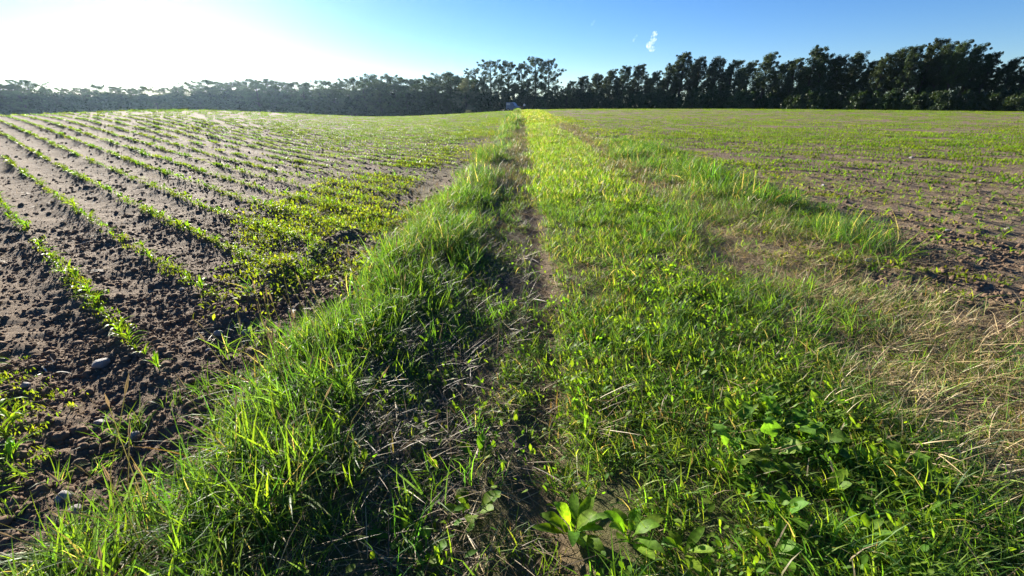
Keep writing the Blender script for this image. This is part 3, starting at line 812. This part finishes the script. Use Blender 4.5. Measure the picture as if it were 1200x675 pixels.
# ------------------------------------------------------------------ broad leaved plants one can count
def plant(name, loc, label, cat, nleaf, L, W, tilt, droop, rgb, stalk, wavy=0.0, group=None, rz=0.0, fold=.25):
    o = empty(name, loc, rz)
    for k in range(nleaf):
        az = k * 2.399 + rng.normal(0, .25)
        g = np.array(rgb) * rng.uniform(.75, 1.25)
        v, f, c = leaf(rng.uniform(*L), rng.uniform(*W), az, rng.uniform(*tilt), rng.uniform(*droop), g, (0, 0, 0), rng.uniform(*stalk), fold, wavy, 12 if wavy else 8)
        link('leaf', mesh_np('leaf', v, f, BROAD, c, True), o)
    tag(o, label, cat, group)
    return o
def on(px, py, lift=0.0):
    x, y = flat(px, py)
    return x, y, float(ground(x, y)) + lift
DOCK = (0.12, 0.23, 0.020)
plant('dock_plant', on(672, 622), 'broad bright green dock plant beside the wheel rut at the bottom', 'dock plant', 13, (.10, .175), (.04, .06), (.45, 1.3), (.4, 1.3), DOCK, (.03, .07), .04)
plant('dock_plant', on(735, 640), 'dock plant with spreading leaves just right of the largest dock', 'dock plant', 9, (.10, .16), (.04, .06), (.35, 1.2), (.4, 1.2), DOCK, (.03, .06), .04)
BUR = (0.105, 0.20, 0.030)
for (px, py, k_, lab) in ((862, 508, 8, 'dark wavy leaved burdock, leftmost in the broad leaved patch'),
                      (890, 480, 9, 'dark wavy leaved burdock at the back of the broad leaved patch'),
                      (922, 512, 10, 'large dark wavy leaved burdock in the middle of the broad leaved patch'),
                      (962, 492, 8, 'dark wavy leaved burdock, rightmost in the broad leaved patch'),
                      (905, 545, 8, 'dark wavy leaved burdock in front of the patch middle'),
                      (950, 535, 7, 'dark wavy leaved burdock at the right front of the patch'),
                      (1070, 572, 7, 'dark burdock standing apart among the dry right tufts'),
                      (855, 550, 6, 'small burdock at the left front of the broad leaved patch')):
    plant('burdock_plant', on(px, py), lab, 'burdock', k_, (.08, .14), (.055, .09), (.2, 1.0), (.4, 1.4), BUR, (.03, .09), 0.12, 'burdock patch right of the track')
for (px, py, lab) in ((915, 618, 'bright green upright plantain low in the right grass'),
                      (965, 588, 'small green plantain left of the dry verge tufts'),
                      (1005, 640, 'plantain with shiny leaves near the bottom right corner'),
                      (850, 570, 'green plantain between the dock and the burdock patch'),
                      (1025, 560, 'green plantain at the edge of the dry verge'),
                      (800, 655, 'broad leaved plantain at the bottom edge right of the docks'),
                      (905, 660, 'leafy plantain at the bottom edge below the burdock patch'),
                      (980, 470, 'upright bright plantain leaf above the burdock patch')):
    plant('plantain', on(px, py), lab, 'plantain', 6, (.06, .11), (.03, .05), (.5, 1.3), (.3, 1.0), DOCK, (.02, .04), 0, 'plantains in the right grass')
for (px, py, lab) in ((470, 640, 'nettle like plant with toothed leaves at the bottom left of the rut'),
                      (555, 600, 'pale green clover plant left of the wheel rut'),
                      (500, 655, 'low leafy plant at the bottom edge left of the rut'),
                      (560, 540, 'small leafy plant in the shaded grass left of the rut')):
    plant('low_herb', on(px, py), lab, 'herb', 7, (.05, .09), (.035, .055), (.4, 1.2), (.3, 1.0), G_FRESH, (.03, .07), 0.03, 'leafy herbs left of the rut')
plant('verge_weed_plant', on(1180, 418), 'isolated leafy weed on bare soil at the right edge', 'weed', 8, (.07, .12), (.03, .045), (.3, 1.0), (.4, 1.0), (.06, .14, .03), (.02, .04))

# ------------------------------------------------------------------ stones
STM = []
for _ in range(6):
    bm = bmesh.new(); bmesh.ops.create_icosphere(bm, subdivisions=3, radius=1.0)
    ph = rng.uniform(0, 6, 6); ax = rng.uniform(.7, 1.1, 3); ax[2] *= .7
    cuts = [Vector(rng.normal(0, 1, 3)).normalized() for _ in range(6)]
    for v in bm.verts:
        c = v.co.copy()
        for n_ in cuts:
            d = c.dot(n_)
            if d > .72: c -= n_ * (d - .72) * .8
        k = 1 + .05 * math.sin(4 * c.x + ph[0]) + .05 * math.sin(5 * c.y + ph[1] + 2 * c.z)
        v.co = Vector((c.x * ax[0], c.y * ax[1], c.z * ax[2])) * k
    me = bpy.data.meshes.new('stone'); bm.to_mesh(me); bm.free(); me.materials.append(STONE); me.polygons.foreach_set('use_smooth', [True] * len(me.polygons)); STM.append(me)
def stone(px, py, size, label):
    x, y, z = on(px, py)
    o = link('stone', STM[rng.integers(0, 6)])
    o.location = (x, y, z + size * .25); o.scale = (size, size, size); o.rotation_euler = (rng.normal(0, .2), rng.normal(0, .2), rng.uniform(0, 6.28))
    tag(o, label, 'stone', 'stones lying on the tilled soil')
for px, py, sz, lab in ((118, 428, .060, 'large dark stone beside the nearest maize row on the left'),
                        (158, 514, .035, 'pale flat stone on bare soil near the grass bank'),
                        (116, 496, .030, 'low stone half buried left of the pale flat stone'),
                        (92, 604, .028, 'small pale stone at the lower left near the grass'),
                        (80, 590, .034, 'dull stone just behind the small pale stone, lower left'),
                        (258, 396, .040, 'rounded stone in the furrow, left of its twin'),
                        (290, 394, .042, 'rounded stone in the furrow, right of its twin'),
                        (35, 460, .030, 'grey stone near the left edge above the weeds'),
                        (245, 412, .022, 'small dark stone below the two furrow stones'),
                        (215, 344, .026, 'dark stone at the left end of the furrow ridge'),
                        (318, 332, .030, 'stone beside the yellow green headland weeds'),
                        (1109, 274, .050, 'pale rounded stone in the right field'),
                        (1018, 308, .050, 'broad pale stone at the verge edge of the right field'),
                        (1180, 270, .045, 'pale stone at the far right edge of the field'),
                        (965, 218, .060, 'small pale stone far out in the right field'),
                        (1068, 186, .070, 'tiny pale stone highest up in the right field'),
                        (1150, 215, .060, 'little pale stone near the right edge, above the others'),
                        (940, 345, .045, 'grey stone among the cut grass on the right verge')):
    stone(px, py, sz, lab)

# bleached stubble left on the soil
for px, py, lab in ((42, 246, 'white bleached stubble stalks near the left edge'), (62, 243, 'bleached stubble stalk right of the white stalks, left edge'),
                    (125, 318, 'pale broken stubble on the soil between two left rows'), (95, 285, 'thin pale stubble stalk beside the nearest maize row'),
                    (300, 355, 'curled dry stalk on the furrow ridge'), (345, 365, 'curled dry stalk where furrow meets tall grass'), (62, 432, 'thin straw stalk beside the large dark stone')):
    x, y, z = on(px, py)
    v, f, c = blades(6, .05, (.08, .2), (.006, .011), (.7, 1.45), (.1, .9), [((.62, .56, .44), 1)], 4)
    o = link('stubble_stalk', mesh_np('stubble_stalk', v, f, STRAW, c)); o.location = (x, y, z)
    tag(o, lab, 'stubble', 'bleached stubble on the left field')

# ------------------------------------------------------------------ trees
def tube(pts, rad, k=6):
    pts = np.array(pts); V, F = [], []
    for i, p in enumerate(pts):
        d = pts[min(i + 1, len(pts) - 1)] - pts[max(i - 1, 0)]
        d = d / (np.linalg.norm(d) + 1e-9)
        u = np.cross(d, [0.3, 0.9, 0.1]); u /= np.linalg.norm(u); w = np.cross(d, u)
        for j in range(k):
            a = 2 * math.pi * j / k
            V.append(p + rad[i] * (math.cos(a) * u + math.sin(a) * w))
    for i in range(len(pts) - 1):
        for j in range(k):
            F.append([i * k + j, i * k + (j + 1) % k, (i + 1) * k + (j + 1) % k, (i + 1) * k + j])
    return np.array(V), [np.array(F)], np.array((.1, .1, .1))

def leaf_cloud(centres, radii, per, size, rgb):
    """many small leaf faces spread through ellipsoidal clumps"""
    n = len(centres) * per
    c = np.repeat(np.array(centres), per, 0); r = np.repeat(np.array(radii), per, 0)
    d = rng.normal(0, 1, (n, 3)); d /= np.linalg.norm(d, axis=1)[:, None]
    p = c + d * r * (rng.uniform(.15, 1, (n, 1)) ** .6)
    a = rng.normal(0, 1, (n, 3)); a /= np.linalg.norm(a, axis=1)[:, None]
    b = np.cross(a, rng.normal(0, 1, (n, 3))); b /= np.linalg.norm(b, axis=1)[:, None]
    s = rng.uniform(*size, (n, 1))
    a, b = a * s, b * s * .6
    V = np.stack([p - a, p + b, p + a, p - b], 1).reshape(-1, 3)
    F = np.arange(n * 4).reshape(-1, 4)
    tone = np.repeat(rng.uniform(.75, 1.25, (len(centres), 1)), per, 0) * rng.uniform(.8, 1.2, (n, 1))
    C = np.repeat(np.array(rgb)[None] * tone, 4, 0)
    return V, [F], C

def make_tree(kind):
    """unit tree, 1 m tall scaled by 10: built 10 m tall; returns trunk mesh, crown mesh"""
    H = 10.0
    wood, cen, rad = [], [], []
    bend = rng.normal(0, .25)
    def axis(t): return np.array([bend * t * t + .12 * math.sin(5 * t + bend * 9), .12 * math.sin(4 * t + 2), H * t])
    ts = np.linspace(0, .97, 9)
    wood.append(tube([axis(t) for t in ts], [.17 * (1 - t) ** .8 + .02 for t in ts], 7))
    if kind == 'poplar':
        lo, nb, spread, up, rgb = .33, 40, 1.7, (.5, 1.0), (0.040, 0.065, 0.022)
    elif kind == 'round':
        lo, nb, spread, up, rgb = .14, 34, 3.1, (.1, .9), (0.050, 0.085, 0.025)
    elif kind == 'airy':
        lo, nb, spread, up, rgb = .35, 24, 2.4, (.4, 1.0), (0.050, 0.075, 0.030)
    else:   # pale, drooping
        lo, nb, spread, up, rgb = .15, 26, 2.6, (-.1, .7), (0.15, 0.17, 0.10)
    for k in range(nb):
        t = lo + (0.95 - lo) * (k + rng.uniform(0, 1)) / nb
        az = k * 2.4 + rng.normal(0, .3)
        prof = {'poplar': (1.15 - t) * (0.6 + t), 'round': math.sin(math.pi * min(1, (t - lo) / (1 - lo) * .8 + .2)) * .95 + .08,
                'airy': math.sin(math.pi * min(1, (t - lo) / (1 - lo) * .75 + .25)) * .8 + .2, 'pale': math.sin(math.pi * min(1, (t - lo) / (1 - lo) * .7 + .28)) * .9 + .1}[kind]
        L = spread * prof * rng.uniform(.65, 1.2)
        u = rng.uniform(*up)
        p0 = axis(t)
        d = np.array([math.cos(az), math.sin(az), 0])
        p1 = p0 + d * L * .5 + np.array([.05, 0, u * L * .35]); p2 = p0 + d * L + np.array([.18, 0, u * L * .9])
        r0 = .06 * (1 - t) + .018
        wood.append(tube([p0, p1, p2], [r0, r0 * .7, r0 * .25], 5))
        for q, e in ((.5, .5), (.72, .5), (.9, .42), (1.05, .3), (1.18, .2)):
            if kind in ('poplar', 'airy') and rng.uniform() < .15: continue
            c = p0 + (p2 - p0) * q + rng.normal(0, .16, 3)
            m_ = e * rng.uniform(.55, 1.0) * (1.3 if kind in ('round', 'pale') else 1.0)
            cen.append(c); rad.append([m_, m_, m_ * (1.0 if kind != 'poplar' else 1.25)])
    cen.append(axis(.97)); rad.append([.3, .3, .55])
    per = {'poplar': 112, 'round': 145, 'airy': 120, 'pale': 120}[kind]
    cr = leaf_cloud(cen, rad, per, (.04, .09), rgb)
    tv, tf, tc_ = merge(wood)
    return mesh_np('trunk', tv, tf, BARK, None, True), mesh_np('crown', cr[0], cr[1], TREE, cr[2])
TREES = {k: [make_tree(k) for _ in range(n)] for k, n in (('poplar', 6), ('round', 6), ('airy', 3), ('pale', 1))}

def make_shrub():
    cen, rad, wood = [], [], []
    for k in range(44):
        a = rng.uniform(0, 6.28); q = math.sqrt(rng.uniform()) * 2.3; h = rng.uniform(.06, 1) * (4.6 - .45 * q * q * .8)
        cen.append([q * math.cos(a), q * math.sin(a), max(.3, h)]); m_ = rng.uniform(.6, 1.0); rad.append([m_, m_, m_ * 1.1])
    for k in range(6):
        c = cen[k]; wood.append(tube([[.1 * k - .3, .1, -.2], [c[0] * .4, c[1] * .4, c[2] * .5], c], [.07, .05, .02], 5))
    cr = leaf_cloud(cen, rad, 75, (.12, .26), (0.038, 0.066, 0.022))
    tv, tf, _ = merge(wood)
    return mesh_np('stems', tv, tf, BARK, None, True), mesh_np('foliage', cr[0], cr[1], TREE, cr[2])
SHRUBS = [make_shrub() for _ in range(4)]

def dist_line(px):
    return float(np.interp(px, [-150, 0, 250, 450, 560, 650, 800, 950, 1100, 1250, 1400], [240, 250, 245, 225, 205, 190, 176, 160, 150, 146, 146]))

def put_tree(kind, px, ytop, dd=0.0, wide=1.0):
    x, y, zt = slot(px, ytop, dist_line(px) + dd)
    zb = float(ground(x, y)) - .1
    tm, cm = TREES[kind][rng.integers(0, len(TREES[kind]))]
    o = empty({'poplar': 'poplar_tree', 'round': 'broadleaf_tree', 'airy': 'open_crowned_tree', 'pale': 'pale_tree'}[kind], (x, y, zb), rng.normal(0, .25) if kind == 'poplar' else rng.uniform(0, 6.28))
    h = (zt - zb) / 10.3
    w = h * wide * rng.uniform(.9, 1.15)
    o.scale = (w, w, h)
    link('trunk', tm, o); link('crown', cm, o)
    return o

# skyline of the right hand windbreak: sight line and top of each crown
right_row = [(668, 95), (684, 89), (700, 86), (716, 82), (732, 77), (750, 75), (768, 84), (786, 75), (803, 61), (822, 66), (842, 66), (860, 70), (880, 72), (902, 62),
             (918, 74), (934, 68), (958, 54), (968, 63), (986, 64), (1008, 60), (1026, 70), (1040, 62), (1058, 56), (1076, 52), (1098, 44), (1112, 50), (1130, 48),
             (1148, 52), (1166, 60), (1190, 68), (1214, 60), (1245, 55), (1280, 60), (1320, 55), (1365, 60), (1420, 56), (1490, 55), (1570, 52), (1660, 50)]
rr_objs = [(px, put_tree('poplar', px, yt - 1, rng.uniform(-3, 6), 1.5 if px < 800 else 1.35 if px < 1030 else 1.15)) for px, yt in right_row]
seen = [o for px, o in rr_objs]
for k, (px, o) in enumerate(rr_objs):
    tag(o, 'dark poplar of the windbreak, %s beyond the right edge of view' % nth(k - 29) if px > 1205 else 'dark windblown poplar, %s from the left in the right hand windbreak' % nth(k + 1), 'tree', 'poplars of the windbreak on the right')
k = 0
for (a, ya), (b, yb) in zip(right_row[:-1], right_row[1:]):      # second rank, a little lower, seen between the first
    k += 1
    o = put_tree('poplar', (a + b) / 2 + rng.uniform(-2, 2), max(ya, yb) + rng.uniform(5, 18), rng.uniform(8, 14), 1.15)
    tag(o, 'lower dark poplar in the rear rank, %s gap from the windbreak\'s left end' % nth(k), 'tree', 'rear rank of the windbreak')
left_wood = [(-620, 88), (-500, 90), (-400, 92), (-320, 94), (-250, 95), (-190, 96), (-140, 97), (-90, 98), (-60, 96), (-30, 100), (-5, 97), (14, 98), (32, 94), (52, 102), (72, 104), (92, 103), (110, 100), (130, 102), (152, 103), (170, 101), (190, 103), (206, 102), (222, 98), (240, 93),
             (258, 97), (276, 96), (292, 92), (310, 92), (328, 95), (344, 96), (362, 97), (380, 94), (398, 96), (416, 92), (434, 88), (452, 88), (468, 90), (486, 92), (502, 91), (520, 84), (538, 88)]
lw = []
for px, yt in left_wood:
    lw.append(put_tree('round', px, yt - 1, rng.uniform(-6, 10), 1.55))
nout = sum(1 for px, _ in left_wood if px < -10)
for k, o in enumerate(lw):
    tag(o, 'hazy broadleaf tree of the left wood, %s beyond the left edge of view' % nth(nout - k) if k < nout else 'hazy rounded broadleaf tree, %s from the left in the left wood' % nth(k + 1 - nout), 'tree', 'broadleaf trees of the wood on the left')
k = 0
for (a, ya), (b, yb) in zip(left_wood[:-1], left_wood[1:]):
    k += 1
    o = put_tree('round', (a + b) / 2 + rng.uniform(-3, 3), max(ya, yb) + rng.uniform(4, 9), rng.uniform(-16, -10), 1.6)
    tag(o, 'lower bushy tree fronting the left wood, %s from the left' % nth(k - nout) if k > nout else 'lower bushy tree of the left wood, %s beyond the left edge of view' % nth(nout + 1 - k), 'tree', 'front rank of the wood on the left')
centre = [('airy', 556, 80, 1.1), ('airy', 574, 70, 1.15), ('airy', 596, 72, 1.1), ('airy', 612, 74, .9), ('airy', 628, 67, 1.2), ('airy', 643, 69, 1.15)]
ce = [put_tree(k, px, yt - 1, 4, w) for k, px, yt, w in centre]
for k, o in enumerate(ce):
    tag(o, 'tall open crowned tree, %s from the left behind the blue vehicle' % nth(k + 1), 'tree', 'open crowned trees behind the vehicle')
pt = put_tree('pale', 545, 91, -22, 1.3)
tag(pt, 'pale grey green drooping tree in front of the dark wood', 'tree')
mids = [(552, 92), (566, 94), (582, 92), (600, 96), (618, 94), (636, 95), (650, 99), (664, 103)]
for k, (px, yt) in enumerate(mids):
    tag(put_tree('round', px, yt, -6, 1.2), 'dark bushy tree, %s from the left under the tall open crowns' % nth(k + 1), 'tree', 'bushy trees behind the vehicle')

def put_shrub(px, ytop, dist, wide=1.0):
    x, y, zt = slot(px, ytop, dist)
    zb = float(ground(x, y)) - .1
    sm, fm = SHRUBS[rng.integers(0, 4)]
    o = empty('understory_shrub', (x, y, zb), rng.uniform(0, 6.28))
    h = (zt - zb) / 5.2
    o.scale = (h * wide, h * wide, h)
    link('stems', sm, o); link('foliage', fm, o)
    return o
k = 0
for px in np.arange(660, 1330, 14.5):
    k += 1
    o = put_shrub(px + rng.uniform(-3, 3), rng.uniform(98, 104), dist_line(px) - rng.uniform(1, 5), .85)
    tag(o, 'dense dark shrub, %s from the left under the right hand poplars' % nth(k), 'shrub', 'shrubs under the windbreak')
k = 0
for px in np.arange(-80, 660, 19.0):
    k += 1
    o = put_shrub(px + rng.uniform(-3, 3), rng.uniform(102, 107) if px < 520 else rng.uniform(98, 103), dist_line(px) - rng.uniform(8, 12), 1.5 if px < 520 else 1.0)
    tag(o, 'low leafy shrub, %s from the left along the edge of the left wood' % nth(k - 4) if k > 4 else 'low leafy shrub of the left wood, %s beyond the left edge of view' % nth(5 - k), 'shrub', 'shrubs along the left wood')
x, y, zt = slot(548, 121, 150)
o = empty('pale_bush', (x, y, float(ground(x, y))), 1.0, 0.75)
v, f, c = leaf_cloud([[rng.normal(0, .8), rng.normal(0, .8), rng.uniform(.4, 2.4)] for _ in range(16)], [[.8, .8, .7]] * 16, 60, (.1, .2), (.15, .17, .10))
link('foliage', mesh_np('foliage', v, f, TREE, c), o)
wd = merge([tube([[0, 0, -.3], [.2 * q, .1, 1.0], [.4 * q, .2, 2.0]], [.06, .04, .02], 5) for q in (-1, 0, 1)])
link('stems', mesh_np('stems', wd[0], wd[1], BARK), o)
tag(o, 'low pale bush at the foot of the pale drooping tree', 'bush')

# ------------------------------------------------------------------ vehicle, person and shrub on the crest
def bevel_box(name, sx, sy, sz, loc, mat, parent, bev=.03):
    bm = bmesh.new(); bmesh.ops.create_cube(bm, size=1.0)
    for v in bm.verts: v.co = Vector((v.co.x * sx, v.co.y * sy, v.co.z * sz))
    bmesh.ops.bevel(bm, geom=bm.edges[:], offset=bev, segments=2, affect='EDGES')
    me = bpy.data.meshes.new(name); bm.to_mesh(me); bm.free(); me.materials.append(mat)
    o = link(name, me, parent); o.location = loc
    return o
def prism(name, prof, wid, mat, parent, bev=.05):
    bm = bmesh.new()
    a = [bm.verts.new((x, -wid / 2, z)) for x, z in prof]; b = [bm.verts.new((x, wid / 2, z)) for x, z in prof]
    bm.faces.new(a); bm.faces.new(b[::-1])
    n_ = len(prof)
    for i in range(n_): bm.faces.new((a[i], b[i], b[(i + 1) % n_], a[(i + 1) % n_]))
    bmesh.ops.recalc_face_normals(bm, faces=bm.faces[:])
    bmesh.ops.bevel(bm, geom=bm.edges[:], offset=bev, segments=2, affect='EDGES')
    me = bpy.data.meshes.new(name); bm.to_mesh(me); bm.free(); me.materials.append(mat)
    return link(name, me, parent)
PAINT = plain('blue_grey_paint', (0.10, 0.16, 0.24), 0.35, 0.0, 0.5, noise=.08, nscale=2)
GLASS = plain('vehicle_glass', (0.35, 0.42, 0.48), 0.08, 0.0, 0.9)
RUBBER = plain('tyre_rubber', (0.02, 0.02, 0.02), 0.85)
CHROME = plain('wheel_rim', (0.45, 0.45, 0.45), 0.35, 0.8)
LAMP = plain('lamp_lens', (0.7, 0.7, 0.65), 0.15)
VX, VY, _ = slot(602, 127, 123.5)
van = empty('utility_vehicle', (VX, VY, float(ground(VX, VY))), R(-28))
prism('body', [(-1.9, .45), (-1.9, 2.15), (-.2, 2.15), (.25, 1.95), (.75, 1.25), (1.85, 1.05), (1.95, .45)], 1.75, PAINT, van)
for sy in (-1, 1):
    w_ = bevel_box('side_window', 1.05, .02, .5, (-1.15, sy * .885, 1.72), GLASS, van, .008)
    w_ = bevel_box('door', .85, .02, .95, (-.12, sy * .884, 1.02), PAINT, van, .008)
    bevel_box('handle', .16, .03, .04, (.3, sy * .02, .1), CHROME, w_, .008)
    bevel_box('headlight', .03, .3, .16, (1.955, sy * .62, .86), LAMP, van, .01)
    bevel_box('mirror', .1, .18, .18, (.35, sy * .98, 1.4), PAINT, van, .02)
    for sx in (-1.2, 1.25):
        bm = bmesh.new(); bmesh.ops.create_cone(bm, cap_ends=True, segments=24, radius1=.36, radius2=.36, depth=.24)
        bmesh.ops.bevel(bm, geom=bm.edges[:], offset=.03, segments=2, affect='EDGES')
        me = bpy.data.meshes.new('wheel'); bm.to_mesh(me); bm.free(); me.materials.append(RUBBER)
        wh = link('wheel', me, van); wh.location = (sx, sy * .82, .36); wh.rotation_euler = (R(90), 0, 0)
        bm = bmesh.new(); bmesh.ops.create_cone(bm, cap_ends=True, segments=20, radius1=.2, radius2=.17, depth=.27)
        me = bpy.data.meshes.new('rim'); bm.to_mesh(me); bm.free(); me.materials.append(CHROME)
        link('rim', me, wh)
bevel_box('rear_window', .02, 1.2, .5, (-1.915, 0, 1.72), GLASS, van, .008)
ws = bevel_box('windscreen', .02, 1.45, .72, (.52, 0, 1.61), GLASS, van, .008); ws.rotation_euler = (0, R(-35), 0)
bevel_box('bumper', .14, 1.7, .2, (2.0, 0, .5), RUBBER, van)
tag(van, 'boxy blue grey vehicle with short bonnet parked on the crest', 'vehicle')

def make_person(loc, rz):
    J = {'pel': (0, 0, .95), 'wst': (0, 0, 1.1), 'chs': (0, 0, 1.32), 'nek': (0, .01, 1.48), 'hd0': (0, .02, 1.58), 'hd1': (0, .02, 1.71)}
    E = [('pel', 'wst'), ('wst', 'chs'), ('chs', 'nek'), ('nek', 'hd0'), ('hd0', 'hd1')]
    Rr = {'pel': .135, 'wst': .12, 'chs': .145, 'nek': .055, 'hd0': .085, 'hd1': .075}
    for s_, q in ((-1, 'l'), (1, 'r')):
        J.update({q + 'sh': (s_ * .18, 0, 1.42), q + 'el': (s_ * .27, .02, 1.15), q + 'wr': (s_ * .25, .18, .98), q + 'ha': (s_ * .23, .26, .95),
                  q + 'hp': (s_ * .09, 0, .9), q + 'kn': (s_ * .11, .03, .5), q + 'an': (s_ * .12, 0, .09), q + 'to': (s_ * .14, .17, .04)})
        Rr.update({q + 'sh': .065, q + 'el': .045, q + 'wr': .032, q + 'ha': .04, q + 'hp': .095, q + 'kn': .06, q + 'an': .042, q + 'to': .035})
        E += [('chs', q + 'sh'), (q + 'sh', q + 'el'), (q + 'el', q + 'wr'), (q + 'wr', q + 'ha'), ('pel', q + 'hp'), (q + 'hp', q + 'kn'), (q + 'kn', q + 'an'), (q + 'an', q + 'to')]
    ks = list(J); me = bpy.data.meshes.new('body')
    me.from_pydata([J[k] for k in ks], [(ks.index(a), ks.index(b)) for a, b in E], [])
    m, n, l = new_mat('person_clothes')
    out = n.new('ShaderNodeOutputMaterial'); b = n.new('ShaderNodeBsdfPrincipled'); l.new(b.outputs[0], out.inputs[0]); b.inputs['Roughness'].default_value = .85
    tc = n.new('ShaderNodeTexCoord'); sp = n.new('ShaderNodeSeparateXYZ'); cr = n.new('ShaderNodeValToRGB'); cr.color_ramp.interpolation = 'CONSTANT'
    mp = n.new('ShaderNodeMapRange'); mp.inputs['From Max'].default_value = 2.0
    l.new(tc.outputs['Object'], sp.inputs[0]); l.new(sp.outputs['Z'], mp.inputs['Value']); l.new(mp.outputs[0], cr.inputs[0]); l.new(cr.outputs[0], b.inputs['Base Color'])
    el = cr.color_ramp.elements
    el[0].position = 0; el[0].color = (.03, .025, .02, 1); el[1].position = .055; el[1].color = (.025, .03, .045, 1)
    for p_, c_ in ((.505, (.75, .75, .72, 1)), (.735, (.45, .28, .2, 1))):
        e = el.new(p_); e.color = c_
    me.materials.append(m)
    o = link('person', me); o.location = loc; o.rotation_euler = (0, 0, rz)
    sk = o.modifiers.new('skin', 'SKIN'); sk.use_smooth_shade = True
    for k, d in zip(ks, me.skin_vertices[0].data): d.radius = (Rr[k], Rr[k]); d.use_root = (k == 'pel')
    ss_ = o.modifiers.new('subdivision', 'SUBSURF'); ss_.levels = 1; ss_.render_levels = 1
    bm = bmesh.new(); bmesh.ops.create_icosphere(bm, subdivisions=2, radius=.1)
    for v in bm.verts: v.co = Vector((v.co.x * .9, v.co.y * 1.0 - .01, max(v.co.z, -.03 if v.co.y < 0 else .02)))
    mh = bpy.data.meshes.new('hair'); bm.to_mesh(mh); bm.free(); mh.materials.append(plain('hair', (.05, .035, .02), .6))
    h = link('hair', mh, o); h.location = (0, .02, 1.68)
    tag(o, 'tiny person in pale top and dark trousers standing beside the vehicle', 'person')
PX, PY, _ = slot(614.5, 128, 121.5)
make_person((PX, PY, float(ground(PX, PY))), R(160))
BX, BY, _ = slot(610, 127, 122.5)
o = empty('brown_shrub', (BX, BY, float(ground(BX, BY))), 0, .42)
v, f, c = leaf_cloud([[rng.normal(0, .7), rng.normal(0, .5), rng.uniform(.5, 2.6)] for _ in range(14)], [[.6, .6, .7]] * 14, 40, (.1, .22), (.16, .09, .05))
link('foliage', mesh_np('foliage', v, f, TREE, c), o)
link('stems', mesh_np('stems', wd[0], wd[1], BARK), o)
tag(o, 'small reddish brown shrub between the vehicle and the person', 'shrub')

# ------------------------------------------------------------------ clouds
def cloud(px, py, dist, size, label, seed, dens):
    x, y, z = slot(px, py, dist)
    r2 = np.random.default_rng(seed)
    bm = bmesh.new()
    for k in range(7):
        t = k / 6 - .5
        m_ = Matrix.Translation((size[0] * (t * .5 + r2.normal(0, .12)), r2.normal(0, .15) * size[0], size[1] * t)) @ Matrix.Diagonal((size[0] * r2.uniform(.22, .4), size[0] * .35, size[1] * r2.uniform(.15, .26), 1))
        bmesh.ops.create_icosphere(bm, subdivisions=3, radius=1.0, matrix=m_)
    me = bpy.data.meshes.new('cloud'); bm.to_mesh(me); bm.free()
    m, n, l = new_mat('cloud_vapour')
    out = n.new('ShaderNodeOutputMaterial'); pv = n.new('ShaderNodeVolumePrincipled'); l.new(pv.outputs[0], out.inputs['Volume'])
    pv.inputs['Color'].default_value = (1, 1, 1, 1); pv.inputs['Density'].default_value = dens; pv.inputs['Anisotropy'].default_value = .3
    tc = n.new('ShaderNodeTexCoord'); tn = n.new('ShaderNodeTexNoise'); tn.inputs['Scale'].default_value = .09; tn.inputs['Detail'].default_value = 4
    mr = n.new('ShaderNodeMapRange'); mr.inputs['From Min'].default_value = .42; mr.inputs['From Max'].default_value = .7; mr.inputs['To Max'].default_value = dens
    l.new(tc.outputs['Object'], tn.inputs['Vector']); l.new(tn.outputs[0], mr.inputs['Value']); l.new(mr.outputs[0], pv.inputs['Density'])
    me.materials.append(m)
    o = link('cloud', me); o.location = (x, y, z)
    tag(o, label, 'cloud', kind='structure')
cloud(764, 49, 2200, (40, 58), 'small white wisp of cloud above the right windbreak', 3, .032)
cloud(744, 45, 2200, (14, 20), 'faint tiny cloud left of the white wisp', 4, .012)
cloud(695, 27, 2200, (18, 16), 'faintest cloud shred high above the centre trees', 5, .007)

# ------------------------------------------------------------------ air
bm = bmesh.new(); bmesh.ops.create_cube(bm, size=1.0)
for v in bm.verts: v.co = Vector((v.co.x * 1300, v.co.y * 1300, -5.0 if v.co.z < 0 else 34.0))
me = bpy.data.meshes.new('haze'); bm.to_mesh(me); bm.free()
m, n, l = new_mat('summer_haze')
out = n.new('ShaderNodeOutputMaterial'); pv = n.new('ShaderNodeVolumePrincipled'); l.new(pv.outputs[0], out.inputs['Volume'])
pv.inputs['Color'].default_value = (.50, .74, 1.0, 1); pv.inputs['Density'].default_value = .00007; pv.inputs['Anisotropy'].default_value = .7
me.materials.append(m)
tag(link('haze', me), 'thin summer haze over the fields', 'haze', kind='stuff')
